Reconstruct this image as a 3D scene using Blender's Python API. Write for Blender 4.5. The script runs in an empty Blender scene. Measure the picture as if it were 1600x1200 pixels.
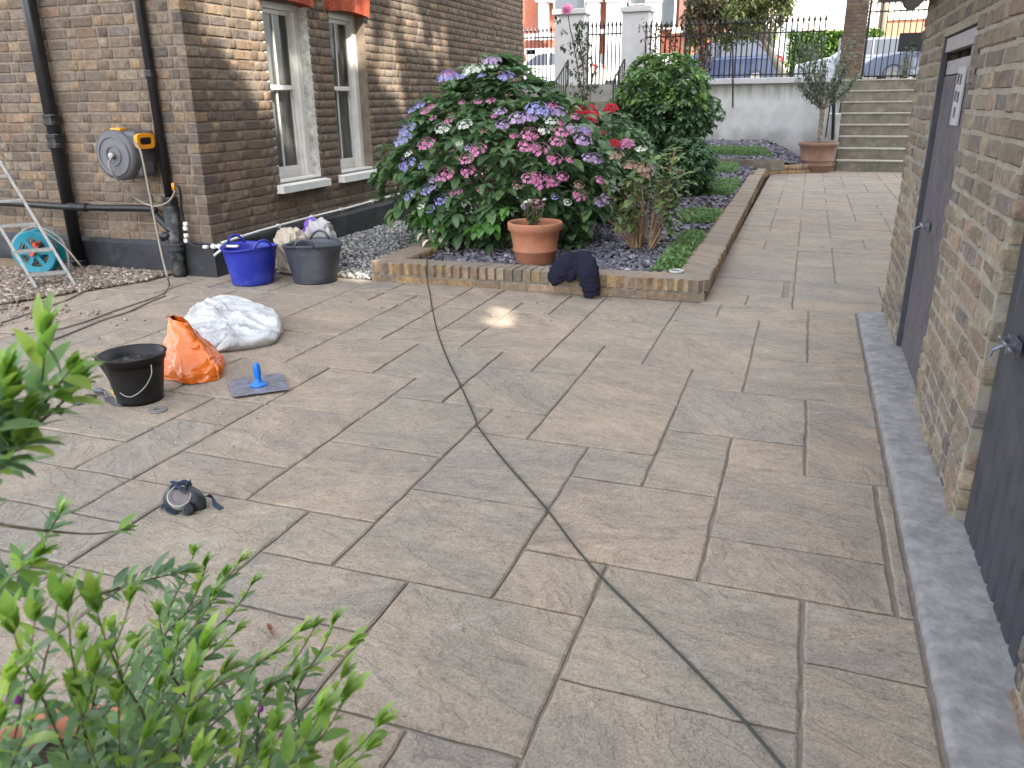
import bpy, math, random, time
import numpy as np
from mathutils import Vector, Matrix, noise as mnoise
T0 = time.time()
rnd = random.Random(7)
R = math.radians
sc = bpy.context.scene
C = sc.collection

# ------------------------------------------------------------------ camera
EYE = Vector((0, 0, 1.5)); FPX = 1236.73
PITCH, ROLL, YAW = R(19.7073), R(-0.6873), R(-19.896)
_f = Vector((math.sin(YAW)*math.cos(PITCH), math.cos(YAW)*math.cos(PITCH), -math.sin(PITCH)))
_r = Vector((math.cos(YAW), -math.sin(YAW), 0)); _u = _r.cross(_f)
RT = math.cos(ROLL)*_r + math.sin(ROLL)*_u; UP = -math.sin(ROLL)*_r + math.cos(ROLL)*_u; FW = _f
cam_d = bpy.data.cameras.new('camera'); cam = bpy.data.objects.new('camera', cam_d); C.objects.link(cam)
cam.matrix_world = Matrix(((RT.x, UP.x, -FW.x, EYE.x), (RT.y, UP.y, -FW.y, EYE.y), (RT.z, UP.z, -FW.z, EYE.z), (0, 0, 0, 1)))
cam_d.sensor_width = 36; cam_d.lens = FPX*36/1600; cam_d.clip_start = 0.05; cam_d.clip_end = 600
cam_d.dof.use_dof = True; cam_d.dof.focus_distance = 4.5; cam_d.dof.aperture_fstop = 11
sc.camera = cam
# ------------------------------------------------------------------ light
w = bpy.data.worlds.new('World'); sc.world = w; w.use_nodes = True
SUN = Vector((0.571, -0.476, 0.669)).normalized()          # towards the sun
nt = w.node_tree; bg = nt.nodes['Background']
sky = nt.nodes.new('ShaderNodeTexSky'); sky.sky_type = 'NISHITA'; sky.sun_disc = False
sky.sun_elevation = math.asin(SUN.z); sky.sun_rotation = math.atan2(SUN.x, SUN.y)
sky.dust_density = 2.0
hsv = nt.nodes.new('ShaderNodeHueSaturation'); hsv.inputs['Saturation'].default_value = .32      # thin high cloud
nt.links.new(sky.outputs[0], hsv.inputs['Color']); nt.links.new(hsv.outputs[0], bg.inputs[0]); bg.inputs[1].default_value = 0.15
sd = bpy.data.lights.new('sun', 'SUN'); sd.energy = 2.3; sd.angle = R(0.5); sd.color = (1, 0.93, 0.82)
so = bpy.data.objects.new('sun', sd); C.objects.link(so); so.rotation_euler = (-SUN).to_track_quat('-Z', 'Y').to_euler(); so.location = (10, -10, 20)
sc.view_settings.view_transform = 'Standard'; sc.view_settings.look = 'None'; sc.view_settings.gamma = 1
sc.view_settings.use_curve_mapping = False
sc.view_settings.exposure = 2.64
sc.render.engine = 'CYCLES'

def ray(x, y): return RT*(x-800) - UP*(y-600) + FW*FPX
def at(x, y, Y=None, z=None, X=None, d=None):     # the point of the place seen at x, y of the photo
    v = ray(x, y)
    if d is not None: t = d/FPX
    elif Y is not None: t = (Y-EYE.y)/v.y
    elif X is not None: t = (X-EYE.x)/v.x
    else: t = (z-EYE.z)/v.z
    return EYE + v*t
def proj(p):
    d = Vector(p)-EYE; w_ = d.dot(FW)
    if w_ < .05: return None
    return 800+FPX*d.dot(RT)/w_, 600-FPX*d.dot(UP)/w_, w_
def inview(p, m=40):
    q = proj(p)
    return q is not None and -m < q[0] < 1600+m and -m < q[1] < 1200+m

# ------------------------------------------------------------------ materials
def newmat(name):
    m = bpy.data.materials.new(name); m.use_nodes = True
    n = m.node_tree.nodes; b = n['Principled BSDF']
    return m, n, m.node_tree.links, b
def nd(n, t, **k):
    x = n.new(t)
    for a, v in k.items(): setattr(x, a, v)
    return x
def ramp(n, stops, interp='LINEAR'):
    r = n.new('ShaderNodeValToRGB'); r.color_ramp.interpolation = interp
    e = r.color_ramp.elements
    while len(e) < len(stops): e.new(0.5)
    for i, (p, c) in enumerate(stops):
        e[i].position = p; e[i].color = (c[0], c[1], c[2], 1) if not isinstance(c, (int, float)) else (c, c, c, 1)
    return r
def mixc(n, l, f, a, b, mode='MIX'):
    m = n.new('ShaderNodeMix'); m.data_type = 'RGBA'; m.blend_type = mode
    for i, v in ((0, f), (6, a), (7, b)):
        if isinstance(v, bpy.types.NodeSocket): l.new(v, m.inputs[i])
        elif i == 0: m.inputs[0].default_value = v
        else: m.inputs[i].default_value = (v[0], v[1], v[2], 1)
    return m.outputs[2]
def math_(n, l, op, a, b=None, c=None):
    m = n.new('ShaderNodeMath'); m.operation = op
    for i, v in enumerate((a, b, c)):
        if v is None: continue
        if isinstance(v, bpy.types.NodeSocket): l.new(v, m.inputs[i])
        else: m.inputs[i].default_value = v
    return m.outputs[0]
def pos(n): return n.new('ShaderNodeNewGeometry').outputs['Position']
def rand(n, l):       # one number per object and per loose piece of a joined mesh
    a = n.new('ShaderNodeObjectInfo').outputs['Random']; b = n.new('ShaderNodeNewGeometry').outputs['Random Per Island']
    return math_(n, l, 'FRACT', math_(n, l, 'ADD', a, b))
def noise(n, l, v, scale, detail=4, rough=.55, dist=0.0):
    t = n.new('ShaderNodeTexNoise'); t.inputs['Scale'].default_value = scale; t.inputs['Detail'].default_value = detail
    t.inputs['Roughness'].default_value = rough; t.inputs['Distortion'].default_value = dist
    if v is not None: l.new(v, t.inputs['Vector'])
    return t.outputs['Fac']
def vmul(n, l, v, s):
    m = n.new('ShaderNodeVectorMath'); m.operation = 'MULTIPLY'; l.new(v, m.inputs[0]); m.inputs[1].default_value = s
    return m.outputs[0]
def bump(n, l, b, h, strength=.5, dist=.01, prev=None):
    u = n.new('ShaderNodeBump'); u.inputs['Strength'].default_value = strength; u.inputs['Distance'].default_value = dist
    l.new(h, u.inputs['Height'])
    if prev is not None: l.new(prev, u.inputs['Normal'])
    l.new(u.outputs[0], b.inputs['Normal']); return u.outputs[0]
def plain(name, col, rough=.5, metal=0, var=.15, scale=30, bumpd=0.0, spec=.5, dirt=None):
    m, n, l, b = newmat(name); p = pos(n); f = noise(n, l, p, scale)
    r = ramp(n, [(.3, [c*(1-var) for c in col]), (.7, [min(1, c*(1+var)) for c in col])]); l.new(f, r.inputs[0]); c = r.outputs[0]
    if dirt:
        g = ramp(n, [(.5, 0), (.72, 1)]); l.new(noise(n, l, p, dirt[1], 6, .65), g.inputs[0]); c = mixc(n, l, math_(n, l, 'MULTIPLY', g.outputs[0], dirt[2]), c, dirt[0])
    l.new(c, b.inputs['Base Color']); b.inputs['Roughness'].default_value = rough; b.inputs['Metallic'].default_value = metal
    b.inputs['Specular IOR Level'].default_value = spec
    if bumpd: bump(n, l, b, noise(n, l, p, scale*3, 6, .6), .6, bumpd)
    return m

def brick_material(name, palette, mort, weather, bumpy=.006, pits=60):
    m, n, l, b = newmat(name); p = pos(n); r = rand(n, l)
    k = len(palette); rp = ramp(n, [(i/k, c) for i, c in enumerate(palette)], 'CONSTANT'); l.new(r, rp.inputs[0]); c = rp.outputs[0]
    # tone drift within a palette
    r2 = math_(n, l, 'FRACT', math_(n, l, 'MULTIPLY', r, 17.3))
    hs = n.new('ShaderNodeHueSaturation'); l.new(math_(n, l, 'MULTIPLY_ADD', r2, .5, .75), hs.inputs['Value']); l.new(c, hs.inputs['Color']); c = hs.outputs[0]
    f = noise(n, l, p, 22, 6, .7); g = ramp(n, [(.35, .6), (.65, 1.25)]); l.new(f, g.inputs[0])
    c = mixc(n, l, 1, c, g.outputs[0], 'MULTIPLY')
    # mortar smear and weather stains
    s = ramp(n, [(.56, 0), (.7, .75)]); l.new(noise(n, l, p, 35, 5, .75), s.inputs[0]); c = mixc(n, l, s.outputs[0], c, mort)
    s = ramp(n, [(.45, 0), (.68, .7)]); l.new(noise(n, l, p, 1.1, 5, .6), s.inputs[0]); c = mixc(n, l, s.outputs[0], c, weather)
    s = ramp(n, [(.52, 0), (.68, .3)]); l.new(noise(n, l, vmul(n, l, p, (1, 1, 1.4)), .75, 6, .65, .5), s.inputs[0]); c = mixc(n, l, s.outputs[0], c, [min(1, x*1.25) for x in palette[min(3, len(palette)-1)]])
    l.new(c, b.inputs['Base Color']); b.inputs['Roughness'].default_value = .93; b.inputs['Specular IOR Level'].default_value = .2
    h = math_(n, l, 'ADD', noise(n, l, p, pits, 6, .7), math_(n, l, 'MULTIPLY', noise(n, l, p, 14, 3), 1.2))
    bump(n, l, b, h, .8, bumpy); return m
def weather_top(m, col, amt):      # grime that settled on the upward faces of the bricks
    n, l = m.node_tree.nodes, m.node_tree.links; b = n['Principled BSDF']; c = b.inputs['Base Color'].links[0].from_socket
    g = n.new('ShaderNodeNewGeometry'); sx = n.new('ShaderNodeSeparateXYZ'); l.new(g.outputs['True Normal'], sx.inputs[0])
    mr = n.new('ShaderNodeMapRange'); l.new(sx.outputs[2], mr.inputs[0]); mr.inputs[1].default_value = .5; mr.inputs[2].default_value = .95
    ns = ramp(n, [(.3, .45), (.6, 1)]); l.new(noise(n, l, g.outputs['Position'], 5, 5), ns.inputs[0])
    l.new(mixc(n, l, math_(n, l, 'MULTIPLY', math_(n, l, 'MULTIPLY', mr.outputs[0], ns.outputs[0]), amt), c, col), b.inputs['Base Color'])
def mortar_material(name, col, dark):
    m, n, l, b = newmat(name); p = pos(n)
    rp = ramp(n, [(.3, dark), (.62, col)]); l.new(noise(n, l, p, 9, 7, .7), rp.inputs[0])
    s = ramp(n, [(.5, 0), (.7, .6)]); l.new(noise(n, l, p, 1.0, 5, .6), s.inputs[0])
    l.new(mixc(n, l, s.outputs[0], rp.outputs[0], [x*.6 for x in col]), b.inputs['Base Color'])
    b.inputs['Roughness'].default_value = .97; b.inputs['Specular IOR Level'].default_value = .1
    bump(n, l, b, noise(n, l, p, 90, 6, .7), 1, .006); return m

def slab_material(name):
    m, n, l, b = newmat(name); p = pos(n); r = rand(n, l)
    cb = n.new('ShaderNodeCombineXYZ'); l.new(math_(n, l, 'MULTIPLY', r, 40), cb.inputs[0]); l.new(math_(n, l, 'MULTIPLY', r, 23), cb.inputs[2])
    va = n.new('ShaderNodeVectorMath'); va.operation = 'ADD'; l.new(p, va.inputs[0]); l.new(cb.outputs[0], va.inputs[1])
    # turn the layering a little differently on every slab
    vr = n.new('ShaderNodeVectorRotate'); vr.rotation_type = 'Z_AXIS'; l.new(va.outputs[0], vr.inputs[0])
    l.new(math_(n, l, 'MULTIPLY_ADD', math_(n, l, 'FRACT', math_(n, l, 'MULTIPLY', r, 7.7)), 1.3, -.3), vr.inputs['Angle'])
    q = vmul(n, l, vr.outputs[0], (2.0, 4.6, 3))
    big = noise(n, l, q, 1.0, 7, .58, .6)
    rp = ramp(n, [(0, (.355, .282, .20)), (.17, (.32, .27, .20)), (.34, (.355, .275, .195)), (.5, (.295, .258, .205)), (.66, (.325, .28, .205)), (.84, (.32, .258, .195))], 'CONSTANT')
    l.new(r, rp.inputs[0]); c = rp.outputs[0]
    g = ramp(n, [(.33, (.165, .145, .130)), (.46, (.26, .225, .19)), (.58, (.355, .275, .205)), (.7, (.37, .325, .275))]); l.new(big, g.inputs[0])
    c = mixc(n, l, .52, c, g.outputs[0])
    # wide areas of grime that ignore the joints, then speckle
    s = ramp(n, [(.42, 0), (.66, .55)]); l.new(noise(n, l, p, .9, 6, .62), s.inputs[0]); c = mixc(n, l, s.outputs[0], c, (.215, .195, .175))
    mo = ramp(n, [(.34, .80), (.5, 1), (.66, 1.15)]); l.new(noise(n, l, q, 5.5, 7, .7, .5), mo.inputs[0]); c = mixc(n, l, .85, c, mo.outputs[0], 'MULTIPLY')
    sp = ramp(n, [(.32, .55), (.5, 1), (.68, 1.40)]); l.new(noise(n, l, p, 130, 4, .75), sp.inputs[0]); c = mixc(n, l, .8, c, sp.outputs[0], 'MULTIPLY')
    lm = ramp(n, [(.60, 0), (.72, .6)]); l.new(noise(n, l, p, 7, 8, .7, .8), lm.inputs[0]); c = mixc(n, l, lm.outputs[0], c, (.42, .40, .37))
    # riven layers: a terraced height with crisp edges
    lay = math_(n, l, 'MULTIPLY', big, 9.0); fl = math_(n, l, 'FLOOR', lay); fr = math_(n, l, 'FRACT', lay)
    st = math_(n, l, 'ADD', fl, math_(n, l, 'SMOOTH_MIN', math_(n, l, 'MULTIPLY', fr, 6.0), 1.0, .3))
    ed = ramp(n, [(0, .62), (.10, .95), (.2, 1)]); l.new(fr, ed.inputs[0])
    c = mixc(n, l, .65, c, ed.outputs[0], 'MULTIPLY')
    l.new(c, b.inputs['Base Color']); b.inputs['Roughness'].default_value = .8; b.inputs['Specular IOR Level'].default_value = .35
    h = math_(n, l, 'ADD', math_(n, l, 'MULTIPLY', st, .35), math_(n, l, 'MULTIPLY', noise(n, l, p, 75, 6, .7), .55))
    bump(n, l, b, h, .75, .0085); return m

def leaf_material(name, dark, mid, light, trans=.22, rough=.42):
    m, n, l, b = newmat(name); r = rand(n, l)
    rp = ramp(n, [(0, dark), (.5, mid), (1, light)]); l.new(r, rp.inputs[0]); c = rp.outputs[0]
    f = ramp(n, [(.3, .75), (.7, 1.2)]); l.new(noise(n, l, pos(n), 18, 3), f.inputs[0]); c = mixc(n, l, 1, c, f.outputs[0], 'MULTIPLY')
    l.new(c, b.inputs['Base Color']); b.inputs['Roughness'].default_value = rough; b.inputs['Specular IOR Level'].default_value = .4
    t = n.new('ShaderNodeBsdfTranslucent'); hs = n.new('ShaderNodeHueSaturation'); hs.inputs['Value'].default_value = 1.5; hs.inputs['Saturation'].default_value = 1.1
    l.new(c, hs.inputs['Color']); l.new(hs.outputs[0], t.inputs[0])
    mx = n.new('ShaderNodeMixShader'); mx.inputs[0].default_value = trans; l.new(b.outputs[0], mx.inputs[1]); l.new(t.outputs[0], mx.inputs[2])
    l.new(mx.outputs[0], n['Material Output'].inputs[0]); return m
def chip_material(name, stops, rough=.8):
    m, n, l, b = newmat(name); r = rand(n, l); rp = ramp(n, stops, 'LINEAR'); l.new(r, rp.inputs[0])
    f = ramp(n, [(.3, .75), (.7, 1.2)]); l.new(noise(n, l, pos(n), 60, 4), f.inputs[0])
    l.new(mixc(n, l, 1, rp.outputs[0], f.outputs[0], 'MULTIPLY'), b.inputs['Base Color']); b.inputs['Roughness'].default_value = rough; return m

M = {}
M['house_brick'] = brick_material('house brick', [(.155, .118, .092), (.19, .142, .105), (.17, .13, .10), (.215, .148, .102), (.20, .165, .125), (.14, .115, .10), (.18, .143, .112), (.205, .165, .12), (.165, .127, .10), (.24, .17, .11)], (.25, .205, .16), (.125, .095, .08), .006)
M['house_mortar'] = mortar_material('house mortar', (.275, .225, .175), (.15, .12, .095))
M['garage_brick'] = brick_material('yellow stock brick', [(.27, .22, .155), (.23, .195, .15), (.29, .235, .16), (.205, .172, .14), (.26, .19, .14), (.165, .145, .132), (.28, .24, .175), (.22, .178, .14)], (.34, .305, .25), (.18, .158, .13), .010, 45)
M['garage_mortar'] = mortar_material('garage mortar', (.37, .335, .28), (.25, .222, .185))
M['bed_brick'] = brick_material('bed wall brick', [(.36, .24, .13), (.30, .20, .12), (.40, .29, .17), (.24, .16, .10), (.33, .22, .15), (.20, .15, .115), (.38, .25, .12)], (.36, .32, .26), (.17, .15, .12), .006, 45)
weather_top(M['bed_brick'], (.25, .225, .19), .85)
M['bed_mortar'] = mortar_material('bed mortar', (.30, .27, .22), (.15, .135, .11))
M['slab'] = slab_material('riven sandstone')
M['joint'] = mortar_material('paving joint', (.29, .25, .21), (.20, .175, .145))
M['concrete'] = plain('weathered concrete', (.25, .243, .24), .9, 0, .25, 20, .008, .3, ((.14, .138, .142), 8, .8))
M['step'] = plain('step concrete', (.22, .20, .16), .9, 0, .25, 8, .004, .3, ((.12, .115, .085), 3, .8))
M['nosing'] = plain('step nosing', (.42, .40, .35), .85, 0, .2, 12, .003, .3, ((.2, .19, .15), 6, .7))
M['white_render'] = plain('white render', (.56, .555, .555), .85, 0, .06, 5, .002, .3)
M['white_paint'] = plain('white gloss paint', (.78, .77, .74), .35, 0, .05, 12, 0, .5, ((.45, .42, .38), 7, .35))
M['black_paint'] = plain('black bitumen paint', (.022, .023, .027), .55, 0, .4, 6, .004, .5, ((.16, .16, .17), 3.5, .35))
M['black_iron'] = plain('black iron', (.012, .012, .014), .35, 0, .3, 20, 0, .5)
M['rail_iron'] = plain('railing iron', (.012, .012, .014), .5, 0, .3, 20)
M['soil'] = plain('soil', (.045, .035, .028), 1, 0, .5, 20, .02, .1)
M['lead'] = plain('grey gutter paint', (.13, .125, .14), .5, 0, .2, 10)
M['alu'] = plain('dull aluminium', (.27, .27, .26), .6, .3, .2, 25, 0, .5, ((.25, .24, .22), 10, .7))
M['steel'] = plain('scratched steel', (.20, .21, .24), .42, .7, .3, 35, .0015, .5, ((.10, .10, .12), 16, .7))
M['terracotta'] = plain('terracotta', (.40, .16, .09), .8, 0, .12, 8, .002, .3, ((.42, .24, .17), 5, .5))
M['terracotta_old'] = plain('old terracotta', (.27, .16, .115), .85, 0, .2, 6, .003, .3, ((.17, .13, .10), 4, .7))
M['glass'] = None

# ------------------------------------------------------------------ mesh helpers
ORG = {}
def setp(o, label=None, cat=None, group=None, kind=None):
    if label: o['label'] = label
    if cat: o['category'] = cat
    if group: o['group'] = group
    if kind: o['kind'] = kind
    return o
def thing(name, label, cat, loc=(0, 0, 0), group=None, kind=None):
    o = bpy.data.objects.new(name, None); C.objects.link(o); o.location = loc; o.empty_display_size = .1
    ORG[o] = Vector(loc); return setp(o, label, cat, group, kind)
class MB:
    def __init__(s): s.v = []; s.f = []; s.m = []; s.cur = 0
    def add(s, vs, fs):
        k = len(s.v); s.v.extend([tuple(a) for a in vs]); s.f.extend([tuple(i+k for i in q) for q in fs]); s.m.extend([s.cur]*len(fs)); return s
    def box(s, a, b):
        (x0, y0, z0), (x1, y1, z1) = a, b
        return s.add([(x0, y0, z0), (x1, y0, z0), (x1, y1, z0), (x0, y1, z0), (x0, y0, z1), (x1, y0, z1), (x1, y1, z1), (x0, y1, z1)],
                     [(0, 3, 2, 1), (4, 5, 6, 7), (0, 1, 5, 4), (1, 2, 6, 5), (2, 3, 7, 6), (3, 0, 4, 7)])
    def obox(s, c, ax, ay, az):      # oriented box from centre and half axes
        c, ax, ay, az = map(Vector, (c, ax, ay, az)); vs = []
        for k in (-1, 1):
            for i, j in ((-1, -1), (1, -1), (1, 1), (-1, 1)): vs.append(c+ax*i+ay*j+az*k)
        return s.add(vs, [(0, 3, 2, 1), (4, 5, 6, 7), (0, 1, 5, 4), (1, 2, 6, 5), (2, 3, 7, 6), (3, 0, 4, 7)])
    def tube(s, pts, r, n=8, cap=True):
        pts = [Vector(p) for p in pts]; m = len(pts); rs = r if isinstance(r, (list, tuple)) else [r]*m
        up = Vector((0, 0, 1)); prev = None; vs = []
        for i, p in enumerate(pts):
            t = (pts[min(i+1, m-1)]-pts[max(i-1, 0)]).normalized()
            if prev is None:
                a = t.cross(up)
                if a.length < .05: a = t.cross(Vector((1, 0, 0)))
            else: a = prev - t*prev.dot(t)
            a.normalize(); prev = a; b = t.cross(a)
            for k in range(n):
                th = 2*math.pi*k/n; vs.append(p+(a*math.cos(th)+b*math.sin(th))*rs[i])
        fs = [(i*n+k, i*n+(k+1) % n, (i+1)*n+(k+1) % n, (i+1)*n+k) for i in range(m-1) for k in range(n)]
        if cap: fs += [tuple(range(n-1, -1, -1)), tuple(range((m-1)*n, m*n))]
        return s.add(vs, fs)
    def lathe(s, c, prof, n=24, ax=None, cap0=True, cap1=True, jit=0):
        c = Vector(c); ax = Vector(ax or (0, 0, 1)).normalized(); a = ax.cross(Vector((1, 0, 0)))
        if a.length < .1: a = ax.cross(Vector((0, 1, 0)))
        a.normalize(); b = ax.cross(a); vs = []
        for (r, h) in prof:
            for k in range(n):
                th = 2*math.pi*k/n; q = 1+jit*math.sin(2*th+1)+jit*.6*math.sin(3*th)
                vs.append(c+ax*h+(a*math.cos(th)+b*math.sin(th))*r*q)
        m = len(prof); fs = [(i*n+k, i*n+(k+1) % n, (i+1)*n+(k+1) % n, (i+1)*n+k) for i in range(m-1) for k in range(n)]
        if cap0: fs.append(tuple(range(n-1, -1, -1)))
        if cap1: fs.append(tuple(range((m-1)*n, m*n)))
        return s.add(vs, fs)
    def grid(s, fn, nu, nv, wrap=False):
        vs = [fn(i/(nu if wrap else nu-1), j/(nv-1)) for j in range(nv) for i in range(nu)]
        fs = [(j*nu+i, j*nu+(i+1) % nu, (j+1)*nu+(i+1) % nu, (j+1)*nu+i) for j in range(nv-1) for i in range(nu if wrap else nu-1)]
        return s.add(vs, fs)
    def build(s, name, mat, parent=None, label=None, cat=None, group=None, kind=None, smooth=False, origin=None, bevel=0):
        me = bpy.data.meshes.new(name); a = np.array(s.v, dtype=np.float32)
        if parent is not None: o_ = ORG[parent]
        elif origin is not None: o_ = Vector(origin)
        else: o_ = Vector(((a[:, 0].min()+a[:, 0].max())/2, (a[:, 1].min()+a[:, 1].max())/2, a[:, 2].min()))
        a = a - np.array(o_, dtype=np.float32)
        me.from_pydata(a.tolist(), [], s.f)
        for mm in (mat if isinstance(mat, (list, tuple)) else [mat]): me.materials.append(mm)
        if isinstance(mat, (list, tuple)): me.polygons.foreach_set('material_index', s.m)
        if smooth: me.polygons.foreach_set('use_smooth', [True]*len(me.polygons))
        me.update()
        o = bpy.data.objects.new(name, me); C.objects.link(o)
        if parent is not None: o.parent = parent
        else: o.location = o_
        ORG[o] = o_
        if bevel:
            bv = o.modifiers.new('bevel', 'BEVEL'); bv.width = bevel; bv.segments = 2; bv.limit_method = 'ANGLE'; bv.angle_limit = R(40)
        return setp(o, label, cat, group, kind)
def spline(pts, k=6):
    P = [Vector(p) for p in pts]; P = [P[0]*2-P[1]]+P+[P[-1]*2-P[-2]]; out = []
    for i in range(1, len(P)-2):
        a, b, c, d = P[i-1:i+3]
        for j in range(k):
            t = j/k; out.append(.5*((2*b)+(c-a)*t+(2*a-5*b+4*c-d)*t*t+(3*b-a-3*c+d)*t**3))
    out.append(P[-2]); return out
def joined(name, tv, tf, mats, mat, parent=None, smooth=False, **k):   # many copies of one small shape as one mesh
    tv = np.array(tv, dtype=np.float32); A = np.array(mats, dtype=np.float32)          # K x 4 x 4
    n = len(tv); K = len(A)
    V = np.einsum('kij,nj->kni', A[:, :3, :3], tv)+A[:, None, :3, 3]
    o_ = ORG[parent] if parent is not None else Vector(V.reshape(-1, 3).mean(0).tolist())
    V = V.reshape(-1, 3)-np.array(o_, dtype=np.float32)
    sizes = np.array([len(f) for f in tf]); loops = np.concatenate([np.array(f) for f in tf])
    L = (loops[None, :]+(np.arange(K)*n)[:, None]).reshape(-1).astype(np.int32)
    tot = np.tile(sizes, K).astype(np.int32); st = np.concatenate([[0], np.cumsum(tot)[:-1]]).astype(np.int32)
    me = bpy.data.meshes.new(name); me.vertices.add(len(V)); me.vertices.foreach_set('co', V.reshape(-1))
    me.loops.add(len(L)); me.loops.foreach_set('vertex_index', L)
    me.polygons.add(len(tot)); me.polygons.foreach_set('loop_start', st); me.polygons.foreach_set('loop_total', tot)
    if smooth: me.polygons.foreach_set('use_smooth', np.ones(len(tot), dtype=bool))
    me.materials.append(mat); me.update(calc_edges=True)
    o = bpy.data.objects.new(name, me); C.objects.link(o)
    if parent is not None: o.parent = parent
    else: o.location = o_
    ORG[o] = o_; k.setdefault('kind', 'stuff')
    return setp(o, **k)
def put(name, me, mtx, parent):      # one copy of a shared mesh as a part
    o = bpy.data.objects.new(name, me); C.objects.link(o); o.parent = parent
    m = Matrix(mtx); m.translation = m.translation-ORG[parent]; o.matrix_basis = m; ORG[o] = Vector(Matrix(mtx).translation); return o
def basis(x, y, z, o, s=1.0):
    return Matrix(((x[0]*s, y[0]*s, z[0]*s, o[0]), (x[1]*s, y[1]*s, z[1]*s, o[1]), (x[2]*s, y[2]*s, z[2]*s, o[2]), (0, 0, 0, 1)))
def tmesh(name, tv, tf, mat, smooth=False):
    me = bpy.data.meshes.new(name); me.from_pydata([tuple(v) for v in tv], [], tf); me.materials.append(mat)
    if smooth: me.polygons.foreach_set('use_smooth', [True]*len(me.polygons))
    me.update(); return me

# ------------------------------------------------------------------ bricks
def chamfer_box(c=.06, jit=.03, seed=0, cz=None):     # unit brick -.5..+.5 with worn arrises (44 triangles)
    r = random.Random(seed); vs = []; idx = {}
    for sx in (-1, 1):
        for sy in (-1, 1):
            for sz in (-1, 1):
                for a in range(3):
                    p = [sx*.5, sy*.5, sz*.5]
                    cc = (c[0], c[1], c[2]) if isinstance(c, tuple) else (c, c, c)
                    for b in range(3):
                        if b != a: p[b] *= 1-2*cc[b]*r.uniform(.5, 1.6)
                    idx[(sx, sy, sz, a)] = len(vs); vs.append([q*(1+r.uniform(-jit, jit)) for q in p])
    fs = []; S = (-1, 1)
    for a in range(3):
        for s in S:
            b, d = [(1, 2), (2, 0), (0, 1)][a]; q = []
            for (u, v) in ((-1, -1), (1, -1), (1, 1), (-1, 1)):
                k = [0, 0, 0]; k[a] = s; k[b] = u; k[d] = v; q.append(idx[(*k, a)])
            fs.append(tuple(q if s > 0 else q[::-1]))
    for a in range(3):                                  # edges along axis a
        b, d = [(1, 2), (2, 0), (0, 1)][a]
        for u in S:
            for v in S:
                k0 = [0]*3; k1 = [0]*3; k0[a] = -1; k1[a] = 1
                for k in (k0, k1): k[b] = u; k[d] = v
                q = [idx[(*k0, b)], idx[(*k1, b)], idx[(*k1, d)], idx[(*k0, d)]]
                fs.append(tuple(q if u*v < 0 else q[::-1]))
    for sx in S:
        for sy in S:
            for sz in S:
                q = [idx[(sx, sy, sz, a)] for a in range(3)]; fs.append(tuple(q if sx*sy*sz > 0 else q[::-1]))
    return vs, fs
def bond(u0, u1, z0, z1, holes, ch=.077, st=.215, hd=.1025, j=.011, seed=0, first=0):
    r = random.Random(seed); out = []; k = first; z = z0
    while z < z1-.02:
        h = min(ch-j, z1-z); u = u0-(0 if k % 2 else .16)-r.uniform(0, .02); kk = k % 2
        while u < u1:
            L = (st if kk else hd)*r.uniform(.96, 1.04); a, b = max(u, u0), min(u+L, u1)
            segs = [(a, b)]
            for (ha, hb, hz0, hz1) in holes:
                if z+h*.5 > hz0 and z+h*.5 < hz1:
                    ns = []
                    for (p, q) in segs:
                        if q <= ha or p >= hb: ns.append((p, q))
                        else:
                            if p < ha: ns.append((p, ha))
                            if q > hb: ns.append((hb, q))
                    segs = ns
            for (p, q) in segs:
                if q-p > .025: out.append((p, q, z, z+h))
            u += L+j; kk = 1-kk
        z += ch; k += 1
    return out
BR = [chamfer_box((.04, .04, .07), .012, s) for s in range(5)]
def lay(bricks, place, depth, mat, parent, cap=300, seed=0, jout=.003):
    """bricks in wall coordinates -> the ones that show largest as parts, the rest joined"""
    r = random.Random(seed); meshes = [tmesh('brick', v, f, mat) for v, f in BR]; L = []
    for (u0, u1, z0, z1) in bricks:
        o, ud, nn = place((u0+u1)/2, (z0+z1)/2)
        o = o-nn*(depth/2-r.uniform(-jout, jout)); tilt = r.uniform(-.012, .012)
        q = proj(o); size = ((u1-u0)*(z1-z0)/q[2]**2) if q is not None and inview(o, 60) else 0
        z = Vector((0, 0, 1)); ud2 = (ud+z*tilt).normalized(); z2 = nn.cross(ud2)*(1 if nn.cross(ud2).z > 0 else -1)
        m = Matrix(((ud2.x*(u1-u0), nn.x*depth, z2.x*(z1-z0), o.x), (ud2.y*(u1-u0), nn.y*depth, z2.y*(z1-z0), o.y), (ud2.z*(u1-u0), nn.z*depth, z2.z*(z1-z0), o.z), (0, 0, 0, 1)))
        if m.to_3x3().determinant() < 0:
            m = m @ Matrix.Diagonal((-1, 1, 1, 1))
        L.append((size, m))
    L.sort(key=lambda a: -a[0])
    n = min(cap, sum(1 for a in L if a[0] > 0))
    for i, (s, m) in enumerate(L[:n]): put('brick', meshes[i % 5], m, parent)
    rest = [m for s, m in L[n:]]
    if rest: joined('brickwork', BR[0][0], BR[0][1], rest, mat, parent)

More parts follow.
